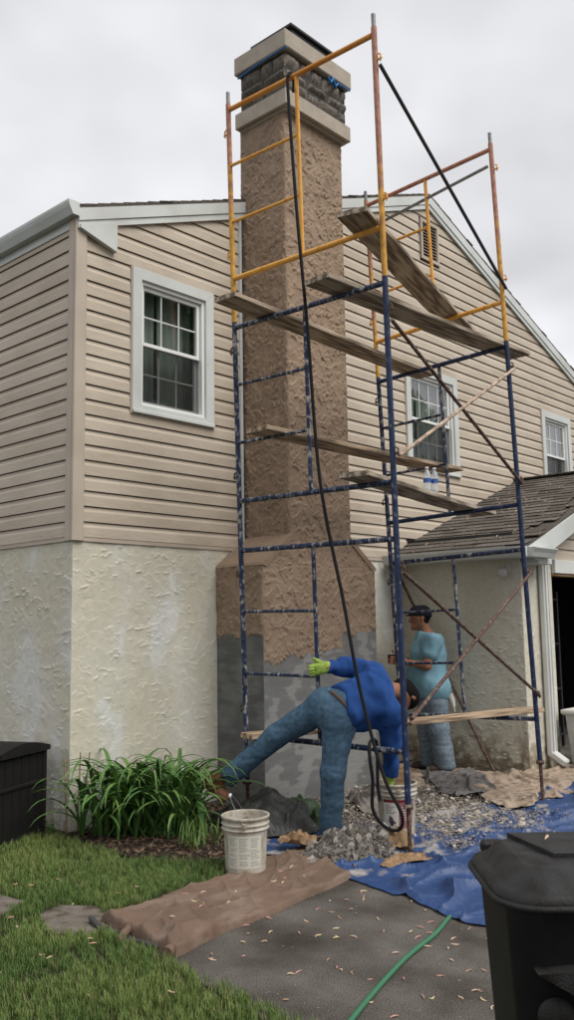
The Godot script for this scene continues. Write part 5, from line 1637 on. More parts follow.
func build_bins() -> void:
	var b := Basis(Vector3(0.674, 0, 0.739), Vector3.UP, Vector3(-0.739, 0, 0.674))
	var o := b * Vector3(2.53, 0, 4.475)
	o.y = gy(4.85)
	var t := thing("trash_bin", "black plastic wheeled bin with ridged lid in the right foreground", "trash bin", o, b)
	var body := MB.new()
	rrect_loft(body, [[0.19, 0.17, 0.05, 0.0, 0.0], [0.215, 0.19, 0.07, 0.02, 0.0], [0.222, 0.196, 0.075, 0.3, 0.0], [0.23, 0.204, 0.08, 0.42, 0.0], [0.238, 0.212, 0.08, 0.5, 0.0], [0.262, 0.236, 0.1, 0.88, 0.0], [0.266, 0.24, 0.1, 0.925, 0.0], [0.255, 0.23, 0.1, 0.93, 0.0]], true)
	part("body", body.mesh(), M.bin, t)
	var lid := MB.new()
	rrect_loft(lid, [[0.272, 0.246, 0.11, 0.928], [0.285, 0.258, 0.12, 0.932], [0.288, 0.261, 0.12, 0.945], [0.284, 0.257, 0.12, 0.962], [0.268, 0.241, 0.115, 0.97], [0.255, 0.228, 0.11, 0.974], [0.225, 0.195, 0.08, 1.004, -0.008], [0.2, 0.17, 0.06, 1.012, -0.01]], true)
	var ld := part("lid", lid.mesh(), M.lid, t)
	var plateau := MB.new()
	plateau.extrude([Vector3(-0.17, 1.0, -0.19), Vector3(-0.1, 1.0, 0.06), Vector3(0.1, 1.0, 0.06), Vector3(0.17, 1.0, -0.19)], Vector3(0, 1, 0), 0.024)
	part("plateau", plateau.mesh(), M.lid, ld)
	var lip := MB.new()
	var lpts := []
	for k in 49:
		var a := TAU * k / 48.0
		var d2 := Vector2(cos(a), sin(a))
		lpts.append(Vector3(clampf(d2.x * 9.0, -0.168, 0.168) + d2.x * 0.122, 0.938, clampf(d2.y * 9.0, -0.141, 0.141) + d2.y * 0.122))
	lip.tube(lpts, 0.009, 8, false)
	part("rim", lip.mesh(), M.lid, ld)
	for q in [[-0.12, 0.05], [0.1, 0.05]]:
		var rg := MB.new()
		var w: float = q[1]
		var x: float = q[0]
		rg.extrude([Vector3(x - w * 0.5 - 0.012, 1.0, -0.17), Vector3(x + w * 0.5 + 0.012, 1.0, -0.17), Vector3(x + w * 0.5, 1.019, -0.17), Vector3(x - w * 0.5, 1.019, -0.17)], Vector3(0.12, -0.02, 0.33).normalized(), 0.3)
		part("ridge", rg.mesh(), M.lid, ld)
	pbox("hinge", Vector3(-0.2, 0.965, -0.27), Vector3(0.07, 0.04, 0.04), M.lid, t, 0.01)
	# moulded lift handle and wheel hub on the near face
	var hd := MB.new()
	hd.extrude([Vector3(-0.215, 0.79, 0.19), Vector3(0.12, 0.815, 0.19), Vector3(0.12, 0.715, 0.19), Vector3(-0.11, 0.73, 0.19)], Vector3(0, 0, 1), 0.085)
	var handle := part("handle", hd.mesh(), M.lid, t)
	pbox("bolt_plate", Vector3(-0.1, 0.762, 0.278), Vector3(0.045, 0.04, 0.008), M.bin, handle, 0.003)
	ptube("bolt", [Vector3(-0.1, 0.762, 0.281), Vector3(-0.1, 0.762, 0.287)], 0.006, M.galv, handle, 8)
	var kn := MB.new()
	kn.lathe([Vector2(0.0, 0.0), Vector2(0.045, 0.0), Vector2(0.048, 0.012), Vector2(0.03, 0.022), Vector2(0.0, 0.024)], 24)
	part("hub", kn.mesh(), M.lid, t, Transform3D(Basis(Vector3(1, 0, 0), PI / 2), Vector3(-0.165, 0.675, 0.226)))
	# deck box by the house corner
	var db := Basis(Vector3(0.916, 0, -0.401), Vector3.UP, Vector3(0.401, 0, 0.916))
	var corner := Vector3(-0.14, 0.0, -0.12)
	var w := 1.2
	var d := 0.58
	var dk := thing("deck_box", "black plastic deck storage box with arched lid by the house corner", "storage box", corner - db * Vector3(w / 2, 0, d / 2), db)
	pbox("carcass", Vector3(0, 0.32, 0), Vector3(w - 0.03, 0.6, d - 0.03), M.deck_box, dk, 0.01)
	for k in 12:
		pbox("slat", Vector3(-w / 2 + (k + 0.5) * w / 12, 0.33, d / 2 - 0.012), Vector3(w / 12 - 0.006, 0.57, 0.02), M.deck_box, dk, 0.004)
	for k in 6:
		pbox("slat", Vector3(w / 2 - 0.012, 0.33, -d / 2 + (k + 0.5) * d / 6), Vector3(0.02, 0.57, d / 6 - 0.006), M.deck_box, dk, 0.004)
	for y in [0.03, 0.4]:
		pbox("rail", Vector3(0, y, d / 2), Vector3(w + 0.01, 0.03, 0.02), M.deck_box, dk, 0.006)
	pbox("corner_strip", Vector3(w / 2 - 0.01, 0.33, d / 2 - 0.006), Vector3(0.05, 0.6, 0.03), M.deck_box, dk, 0.006)
	var lm := MB.new()
	var lp := []
	for k in 13:
		var s := k / 12.0
		lp.append(Vector3(-w / 2 - 0.02 + s * (w / 2 + 0.03), 0.66 + 0.05 * sin(PI * s), -d / 2 - 0.02))
	lp.append(Vector3(0.01, 0.625, -d / 2 - 0.02))
	lp.append(Vector3(-w / 2 - 0.02, 0.625, -d / 2 - 0.02))
	for sh in [0.0, w / 2 + 0.015]:
		var l2 := MB.new()
		l2.extrude(lp.map(func(p): return p + Vector3(sh, 0, 0)), Vector3(0, 0, 1), d + 0.05)
		part("lid", l2.mesh(), M.deck_box, dk)
	# white tapered planter with a sunk panel, in the garage doorway
	var pl := thing("white_planter", "white panelled plastic planter standing in the garage doorway", "planter", Vector3(5.335, 0.036, 1.915), Basis(Vector3.UP, 0.0))
	var pb := MB.new()
	rrect_loft(pb, [[0.235, 0.235, 0.03, 0.0], [0.24, 0.24, 0.03, 0.02], [0.27, 0.27, 0.03, 0.5], [0.3, 0.3, 0.03, 0.515], [0.305, 0.305, 0.03, 0.53], [0.305, 0.305, 0.03, 0.56], [0.285, 0.285, 0.03, 0.562], [0.275, 0.275, 0.03, 0.5]], true)
	part("shell", pb.mesh(), M.planter, pl)
	for f in 4:
		var fb := Basis(Vector3.UP, f * PI / 2)
		var fr := MB.new()
		for q in [[0.0, 0.42, 0.36, 0.025], [0.0, 0.08, 0.33, 0.025], [-0.17, 0.25, 0.025, 0.33], [0.17, 0.25, 0.025, 0.33]]:
			fr.box(fb * Vector3(q[0], q[1], lerpf(0.24, 0.268, q[1] / 0.5) + 0.006), Vector3(q[2], q[3], 0.014), fb * Basis(Vector3(1, 0, 0), 0.06), 0.003)
		part("panel_frame", fr.mesh(), M.planter, pl)
	# black grip of something leaning against it
	var gr := MB.new()
	gr.tube(curve([Vector3(4.98, 0.2, 2.05), Vector3(4.97, 0.3, 2.02), Vector3(4.98, 0.4, 2.06), Vector3(4.98, 0.42, 2.16), Vector3(4.97, 0.32, 2.24), Vector3(4.97, 0.0, 2.26)], 6), 0.03, 8)
	tag(part("curved_handle", gr.mesh(), M.rubber, self), "black curved handle of some object leaning before the white planter", "tool")
	bucket(Vector3(0.135, gy(1.78) + 0.006, 1.785), "white plastic bucket with raised wire handle standing at the lawn corner", print_lines(9), true)
	bucket(Vector3(1.5, gy(2.0) + 0.05, 2.0), "white bucket with maroon printed label beside the front scaffold foot", print_brand(), false)
	# paddle standing in the second bucket
	var pad := thing("mixing_paddle", "flat tan wooden paddle standing upright in the labelled bucket", "paddle", Vector3(1.555, gy(2.0) + 0.34, 2.03), Basis(Vector3.UP, -0.75) * Basis(Vector3(1, 0, 0), -0.04))
	var pm := MB.new()
	pm.extrude([Vector3(-0.055, -0.03, -0.01), Vector3(0.055, -0.03, -0.01), Vector3(0.055, 0.17, -0.01), Vector3(0.03, 0.205, -0.01), Vector3(-0.03, 0.205, -0.01), Vector3(-0.055, 0.17, -0.01)], Vector3(0, 0, 1), 0.02)
	part("blade", pm.mesh(), M.new_wood, pad)
	# concrete apron edge at the garage
	tag(pbox("garage_step", Vector3(6.9, -0.01, 1.9), Vector3(3.9, 0.09, 0.6), M.concrete, self, 0.01), "low concrete step along the garage doorway", "step")
	# three canes by the wall
	var canes := [[Vector3(-0.06, 0, 0.07), Vector3(-0.08, 0.56, 0.05)], [Vector3(0.02, 0, 0.08), Vector3(0.03, 0.6, 0.1)], [Vector3(0.0, 0, 0.14), Vector3(0.08, 0.6, 0.15)]]
	var cl := ["thin garden cane nearest the house corner", "middle one of three thin garden canes", "leaning garden cane closest to the lilies"]
	for k in 3:
		tag(ptube("garden_cane", [canes[k][0] - Vector3(0, 0.02, 0), (canes[k][0] + canes[k][1]) * 0.5, canes[k][1]], 0.006, M.cane, self, 6), cl[k], "cane", "canes by the wall")

func build_plants() -> void:
	rng.seed = 202
	var lily := thing("daylily_clump", "large clump of arching green daylily leaves against the stucco wall", "plant", Vector3(0.38, gy(0.6) + 0.01, 0.6))
	var vars := []
	for k in 10:
		var mb := MB.new()
		var L := rng.randf_range(0.62, 1.0)
		var bend := rng.randf_range(1.9, 3.3) if k < 6 else rng.randf_range(1.1, 1.9)
		var ang := rng.randf_range(1.1, 1.5) if k < 6 else rng.randf_range(0.5, 0.95)
		var p := Vector3.ZERO
		var w0 := rng.randf_range(0.015, 0.024)
		var n := 11
		var left := []
		var mid := []
		var right := []
		for j in n + 1:
			var t := float(j) / n
			var w := w0 * (0.55 + 0.6 * smoothstep(0.0, 0.25, t)) * (1.0 - pow(t, 3.0))
			var a := ang - bend * t * t
			var up := Vector3(-sin(a), cos(a), 0)
			left.append(p + Vector3(0, 0, -w) + up * w * 0.4)
			mid.append(p)
			right.append(p + Vector3(0, 0, w) + up * w * 0.4)
			p += Vector3(cos(a), sin(a), sin(t * 4.0 + k) * 0.06) * L / n
		for j in n:
			mb.quad(left[j], mid[j], mid[j + 1], left[j + 1])
			mb.quad(mid[j], right[j], right[j + 1], mid[j + 1])
		vars.append(mb.mesh())
	for k in 300:
		var t := rng.randf()
		var c := Vector3(-0.22, 0, -0.36).lerp(Vector3(0.16, 0, 0.12), t) + Vector3(rng.randfn(0, 0.1), 0, rng.randfn(0, 0.1))
		c.z = maxf(c.z, -0.5)
		var a := rng.randf() * TAU
		var sc := rng.randf_range(0.72, 1.1)
		# leaves by the wall turn out to the light
		if c.z < -0.25 and sin(a) < -0.2: a = -a
		part("leaf", vars[rng.randi() % 10], M.leaf[rng.randi() % 4], lily, Transform3D(Basis(Vector3.UP, -a) * Basis.from_scale(Vector3(sc, sc, sc)), c))
	# small weeds
	var wd := thing("corner_weed", "small weed with tiny leaves growing by the deck box", "weed", Vector3(-0.17, 0.0, 0.02))
	for k in 26:
		var a := rng.randf() * TAU
		var p := Vector3(cos(a) * rng.randf_range(0.01, 0.07), rng.randf_range(0.04, 0.13), sin(a) * rng.randf_range(0.01, 0.06))
		var mb := MB.new()
		mb.quad(Vector3(-0.012, 0, 0), Vector3(0, -0.004, 0.009), Vector3(0.014, 0, 0), Vector3(0, 0.004, -0.009))
		part("leaf", mb.mesh(), M.leaf[k % 4], wd, Transform3D(Basis(Vector3.UP, a), p))
		ptube("stalk", [Vector3(p.x * 0.2, 0, p.z * 0.2), p], 0.0015, M.leaf[1], wd, 4)
	var lo := thing("low_weed", "yellow green leafy weed at the front of the lily clump", "weed", Vector3(0.36, gy(1.15) + 0.012, 1.12))
	for k in 46:
		var a := rng.randf() * TAU
		var b := Basis(Vector3.UP, a) * Basis(Vector3(0, 0, 1), rng.randf_range(0.4, 1.2))
		part("leaf", vars[rng.randi() % 10], M.leaf[3], lo, Transform3D(b * Basis.from_scale(Vector3.ONE * rng.randf_range(0.16, 0.32)), Vector3(rng.randf_range(-0.14, 0.14), rng.randf_range(0, 0.05), rng.randf_range(-0.1, 0.1))))

func build_seeds() -> void:
	rng.seed = 303
	var vars := []
	for k in 4:
		var mb := MB.new()
		var pts := []
		var rad := []
		for j in 6:
			var t := j / 5.0
			pts.append(Vector3((t - 0.5) * 0.042, 0.0035 + 0.003 * sin(t * 3.0 + k), 0.006 * sin(t * (2.0 + k))))
			rad.append(0.0034 * sin(PI * clampf(t, 0.08, 0.92)) + 0.001)
		mb.tube(pts, rad, 6)
		vars.append(mb.mesh())
	var put := func(p: Vector2, lift: float, label: String, group: String) -> void:
		var o := part("fallen_catkin", vars[rng.randi() % 4], M.seed[rng.randi() % 4], self, Transform3D(Basis(Vector3.UP, rng.randf() * TAU) * Basis.from_scale(Vector3(rng.randf_range(0.6, 1.1), 0.9, 0.9)), Vector3(p.x, gy(p.y) + lift, p.y)))
		tag(o, label, "catkin", group)
	var n := 0
	while n < 95:
		var p := Vector2(rng.randf_range(-1.3, 0.4), rng.randf_range(2.45, 4.1))
		if p.x < -1.02 - 0.08 * (p.y - 2.5): continue
		put.call(p, 0.0065, "small pinkish catkin fallen on the bare driveway", "catkins on the driveway")
		n += 1
	n = 0
	while n < 46:
		var p := Vector2(rng.randf_range(-3.0, -0.2), rng.randf_range(0.3, 4.2))
		if p.x > -1.2 and p.y > 1.7: continue
		put.call(p, 0.04, "small pinkish catkin caught in the lawn grass", "catkins on the lawn")
		n += 1
	for k in 14:
		put.call(Vector2(rng.randf_range(-0.9, 0.3), rng.randf_range(1.9, 2.3)), 0.066, "small pinkish catkin lying on the brown canvas", "catkins on the canvas")
	tag(part("fallen_catkin", vars[0], M.seed[0], self, Transform3D(Basis(Vector3.UP, 0.4), Vector3(-1.62, gy(4.8) + 1.035, 4.78))), "pale catkin lying on the lid of the black bin", "catkin")
	# litter on the garage roof
	var xf := []
	var cl := []
	for k in 110:
		var d := rng.randf_range(0.1, 3.2)
		var p := Vector3(4.17 + d * 0.933, 2.262 + d * 0.359 + 0.022, rng.randf_range(0.1, 1.65))
		xf.append(Transform3D(Basis(Vector3(0, 0, 1), 0.367) * Basis(Vector3.UP, rng.randf() * TAU) * Basis.from_scale(Vector3.ONE * rng.randf_range(0.7, 1.2)), p))
		cl.append(Color.WHITE)
	tag(scatter("roof_litter", vars[1], M.seed[0], xf, cl, self), "pink catkins strewn over the garage roof shingles", "litter", "", "stuff")

func build_trees() -> void:
	# out of the picture: windows mirror those across the drive; the one behind the camera is sized to shade the left gable
	rng.seed = 404
	var lb := MB.new()
	for k in 5:
		var a := rng.randf() * TAU
		var d := Vector3(cos(a), rng.randf_range(-0.4, 0.5), sin(a))
		var w := d.cross(Vector3.UP).normalized() * 0.055
		var o := Vector3(rng.randf_range(-0.12, 0.12), rng.randf_range(-0.12, 0.12), rng.randf_range(-0.12, 0.12))
		lb.quad(o, o + d * 0.08 + w, o + d * 0.2, o + d * 0.08 - w)
	var leaf := lb.mesh()
	var spots := [[Vector3(11.8, 0, 13.5), 14.0, 4.2, "leafy tree across the drive, nearest the garage"], [Vector3(16.0, 0, 16.0), 14.5, 4.6, "tall leafy tree across the drive, second from the garage"], [Vector3(22.5, 0, 18.0), 13.0, 4.4, "leafy tree across the drive, third from the garage"], [Vector3(30.0, 0, 19.0), 13.5, 4.6, "leafy tree across the drive, farthest from the camera"], [Vector3(-6.0, 0, 12.0), 14.5, 6.0, "big unseen leafy tree behind the camera, sized to shade the left gable"]]
	for q in spots:
		var base: Vector3 = q[0]
		base.y = gy(minf(base.z, 12.0))
		var t := thing("leafy_tree", q[3], "tree", base, Basis.IDENTITY, "trees round the yard")
		var H: float = q[1]
		var R: float = q[2]
		ptube("trunk", [Vector3(0, -0.1, 0), Vector3(0.1, H * 0.3, 0.05), Vector3(-0.1, H * 0.6, 0.1), Vector3(0, H * 0.92, 0)], [0.26, 0.19, 0.12, 0.03], M.bark, t, 10)
		var centers := []
		for k in 30:
			var a := rng.randf() * TAU
			var hh := rng.randf_range(0.2, 1.0)
			var rr := R * rng.randf_range(0.25, 0.8) * sin(clampf(hh * 1.05, 0.2, 1.0) * PI * 0.85)
			var c := Vector3(cos(a) * rr, H * hh, sin(a) * rr)
			centers.append([c, rng.randf_range(0.7, 1.3)])
			if k < 12: ptube("limb", [Vector3(0, H * hh * 0.7, 0), c * Vector3(0.5, 0.9, 0.5), c], [0.07, 0.045, 0.015], M.bark, t, 6)
		var xf := []
		for k in 6000:
			var c: Array = centers[rng.randi() % centers.size()]
			var d: Vector3 = Vector3(rng.randfn(), rng.randfn() * 0.8, rng.randfn()).normalized() * pow(rng.randf(), 0.4) * c[1]
			xf.append(Transform3D(Basis.from_euler(Vector3(rng.randf() * TAU, rng.randf() * TAU, rng.randf() * TAU)) * Basis.from_scale(Vector3.ONE * rng.randf_range(0.8, 1.5)), c[0] + d))
		scatter("crown", leaf, M.canopy, xf, [], t).set_meta("kind", "stuff")

# ------------------------------------------------------------------ people
func hand(mb: MB, wrist: Vector3, palm: Vector3, across: Vector3, curl: float, fat := 1.0) -> void:
	# palm and five fingers; across points to the thumb side, curl bends the fingers towards the palm side
	var d := (palm - wrist).normalized()
	across = (across - d * across.dot(d)).normalized()
	var down := d.cross(across).normalized()
	var f := Field.new(palm - Vector3.ONE * 0.17, palm + Vector3.ONE * 0.17, 0.0062)
	f.cap(wrist, palm, 0.03 * fat, 0.03 * fat, 0.02, down, 0.75)
	for q in [[-0.5, 0.9], [0.5, 1.0]]:
		f.cap(wrist + across * q[0] * 0.03, palm + d * 0.03 + across * q[0] * 0.05, 0.022 * fat, 0.019 * fat, 0.02)
	for k in 4:
		var sp: float = (k - 1.5) * 0.021
		var L: float = [0.028, 0.033, 0.036, 0.032][k]
		var p := palm + d * 0.045 + across * sp
		var dir := d
		for j in 3:
			dir = dir.rotated(across, curl * (0.6 + 0.3 * j) + 0.05 * k).normalized()
			var e: Vector3 = p + dir * L * (1.0 - 0.15 * j)
			f.cap(p, e, (0.0105 - 0.0008 * j) * fat, (0.0098 - 0.0008 * j) * fat, 0.006)
			p = e
	var tp := palm - d * 0.025 + across * 0.035
	var tdir := (d * 0.6 + across * 0.7).normalized()
	for j in 2:
		tdir = tdir.rotated(across.cross(d).cross(tdir).normalized(), 0.15).normalized()
		tdir = (tdir + d.rotated(across, curl) * 0.35).normalized()
		var e2 := tp + tdir * 0.036
		f.cap(tp, e2, 0.0125 * fat, 0.0105 * fat, 0.01)
		tp = e2
	f.to(mb)

func build_worker() -> void:
	var pelv := Vector3(1.098, 0.915, 1.75)
	var waist := Vector3(1.16, 0.955, 1.85)
	var chest := Vector3(1.304, 1.025, 1.966)
	var neck := Vector3(1.457, 1.05, 2.021)
	var head := Vector3(1.585, 1.03, 2.03)
	var crown := Vector3(1.64, 0.99, 2.03)
	var lsh := Vector3(1.385, 1.15, 1.92)
	var lel := Vector3(1.32, 1.222, 1.72)
	var lwr := Vector3(1.145, 1.228, 1.66)
	var lpa := Vector3(1.1, 1.218, 1.615)
	var rsh := Vector3(1.335, 0.925, 2.075)
	var rel := Vector3(1.41, 0.655, 2.035)
	var rwr := Vector3(1.47, 0.44, 1.965)
	var rpa := Vector3(1.5, 0.365, 1.945)
	var rhip := Vector3(1.09, 0.865, 1.81)
	var rkn := Vector3(1.05, 0.484, 1.767)
	var ran := Vector3(1.12, 0.085, 1.675)
	var lhip := Vector3(1.105, 0.945, 1.665)
	var lkn := Vector3(0.978, 0.715, 1.282)
	var lan := Vector3(0.857, 0.385, 0.879)
	var p := thing("person", "worker in blue long sleeved shirt and jeans bending over a bucket, one leg stretched back", "person", Vector3.ZERO)
	# one continuous body under the clothes
	var b := Field.new(Vector3(0.7, -0.1, 0.7), Vector3(1.9, 1.42, 2.35), 0.0165)
	for q in [[pelv, waist, 0.12, 0.12], [waist, chest, 0.12, 0.12], [chest, neck, 0.11, 0.055], [neck, head, 0.055, 0.06], [lsh, chest, 0.05, 0.09], [lsh, lel, 0.045, 0.038], [lel, lwr, 0.036, 0.03], [rsh, chest, 0.05, 0.09], [rsh, rel, 0.045, 0.038], [rel, rwr, 0.036, 0.03], [pelv, rhip, 0.1, 0.095], [rhip, rkn, 0.085, 0.056], [rkn, ran, 0.056, 0.04], [pelv, lhip, 0.1, 0.095], [lhip, lkn, 0.085, 0.056], [lkn, lan, 0.056, 0.04], [lwr, lpa, 0.026, 0.024], [rwr, rpa, 0.026, 0.024]]:
		b.cap(q[0], q[1], q[2], q[3], 0.03)
	var bm := MB.new()
	b.to(bm)
	var hf := Field.new(head - Vector3.ONE * 0.2, head + Vector3.ONE * 0.2, 0.008)
	hf.cap(neck, head, 0.056, 0.06, 0.03)
	hf.cap(head, crown, 0.088, 0.09, 0.03)
	var face := Vector3(0.25, -0.95, 0.05).normalized()
	var chin := head + Vector3(-0.03, -0.1, 0.0)
	hf.cap(head, chin, 0.075, 0.045, 0.03)
	hf.cap(head + Vector3(0.05, -0.1, 0.0), head + Vector3(0.035, -0.125, 0.0), 0.014, 0.016, 0.015)
	for s in [-1, 1]: hf.cap(head + Vector3(0.0, -0.03, s * 0.08), head + Vector3(0.02, -0.045, s * 0.084), 0.012, 0.014, 0.01)
	hf.to(bm)
	part("body", bm.mesh(), M.skin, p)
	# hair and cap
	var cf := Field.new(crown - Vector3.ONE * 0.22, crown + Vector3.ONE * 0.22, 0.009)
	cf.cap(head + Vector3(0.0, 0.012, 0), crown, 0.094, 0.096, 0.02)
	cf.cut(Vector3(-0.85, -0.5, 0).normalized(), head + Vector3(-0.035, -0.03, 0))
	var cm := MB.new()
	cf.to(cm)
	part("knit_cap", cm.mesh(), M.hair, p)
	# jeans
	var wr := noise(9.0, 120, 3)
	var j := Field.new(Vector3(0.68, -0.08, 0.7), Vector3(1.4, 1.2, 2.1), 0.0125)
	j.cap(pelv, waist, 0.15, 0.15, 0.04)
	j.cap(rhip, lhip, 0.138, 0.138, 0.04)
	j.cap(rhip, rkn, 0.125, 0.088, 0.05)
	j.cap(rkn, ran + Vector3(0, -0.02, 0), 0.088, 0.083, 0.03)
	j.cap(lhip, lkn, 0.122, 0.086, 0.05)
	j.cap(lkn, lan, 0.086, 0.078, 0.03)
	var spine := (chest - pelv).normalized()
	j.cut(spine, waist + spine * 0.02)
	j.cut(Vector3(0, -1, 0), Vector3(0, 0.03, 0))
	j.cut((lan - lkn).normalized(), lan + (lan - lkn).normalized() * 0.02)
	j.rough(wr, 0.008, Vector3(0.45, 0.9, 0.45))
	var jm := MB.new()
	j.to(jm)
	part("jeans", jm.mesh(), M.jeans, p)
	# belt
	var side := (rhip - lhip).normalized()
	var up2 := spine.cross(side).normalized()
	var bp := []
	for k in 25:
		var a := TAU * k / 24.0
		bp.append(waist - spine * 0.07 + side * cos(a) * 0.158 + up2 * sin(a) * 0.15)
	ptube("belt", bp, 0.012, M.leather, p, 6)
	# shirt
	var s := Field.new(Vector3(0.98, 0.35, 1.5), Vector3(1.75, 1.45, 2.4), 0.0125)
	s.cap(waist - spine * 0.07, chest, 0.165, 0.185, 0.05)
	s.cap(waist + Vector3(0, -0.07, 0.03), chest + Vector3(0, -0.06, 0.02), 0.12, 0.14, 0.06)
	s.cap(chest, neck, 0.17, 0.075, 0.05)
	s.cap(lsh, rsh, 0.105, 0.115, 0.06)
	s.cap(lsh, lel, 0.088, 0.07, 0.05)
	s.cap(lel, lwr, 0.068, 0.05, 0.03)
	s.cap(rsh, rel, 0.1, 0.077, 0.06)
	s.cap(rel, rwr, 0.075, 0.05, 0.03)
	s.cut(spine, neck - spine * 0.005)
	s.cut(-spine, waist - spine * 0.075)
	s.cut((rwr - rel).normalized(), rwr)
	s.cut((lwr - lel).normalized(), lwr + (lwr - lel).normalized() * 0.01)
	s.rough(noise(4.5, 121, 2), 0.03, Vector3(1.6, 0.8, 0.8))
	s.rough(noise(8.0, 122, 2), 0.009, Vector3(1.2, 0.5, 1.0))
	var sm := MB.new()
	s.to(sm)
	part("shirt", sm.mesh(), M.blue_shirt, p)
	# gloves: the left one grips the ladder post, the right one reaches into the bucket
	var g1 := MB.new()
	hand(g1, lwr, lpa, Vector3(0, 1, 0.1), 0.95, 1.25)
	part("glove", g1.mesh(), M.glove, p)
	var g2 := MB.new()
	hand(g2, rwr, rpa, Vector3(-0.7, 0.0, 0.6), 0.3, 1.25)
	part("glove", g2.mesh(), M.glove, p)
	# boots
	for q in [[ran, Vector3(1.14, 0.02, 1.63), Vector3(1.09, 0.012, 1.86)], [lan + Vector3(-0.02, -0.01, -0.03), Vector3(0.78, 0.35, 0.735), Vector3(0.83, 0.235, 0.86)]]:
		var heel: Vector3 = q[1]
		var toe: Vector3 = q[2]
		var bf := Field.new(q[0].min(heel).min(toe) - Vector3.ONE * 0.14, q[0].max(heel).max(toe) + Vector3.ONE * 0.14, 0.009)
		bf.cap(q[0], heel.lerp(toe, 0.18), 0.055, 0.052, 0.03)
		bf.cap(heel.lerp(toe, 0.05), heel.lerp(toe, 0.9), 0.05, 0.052, 0.03)
		var bm2 := MB.new()
		bf.to(bm2)
		part("boot", bm2.mesh(), M.boot, p)

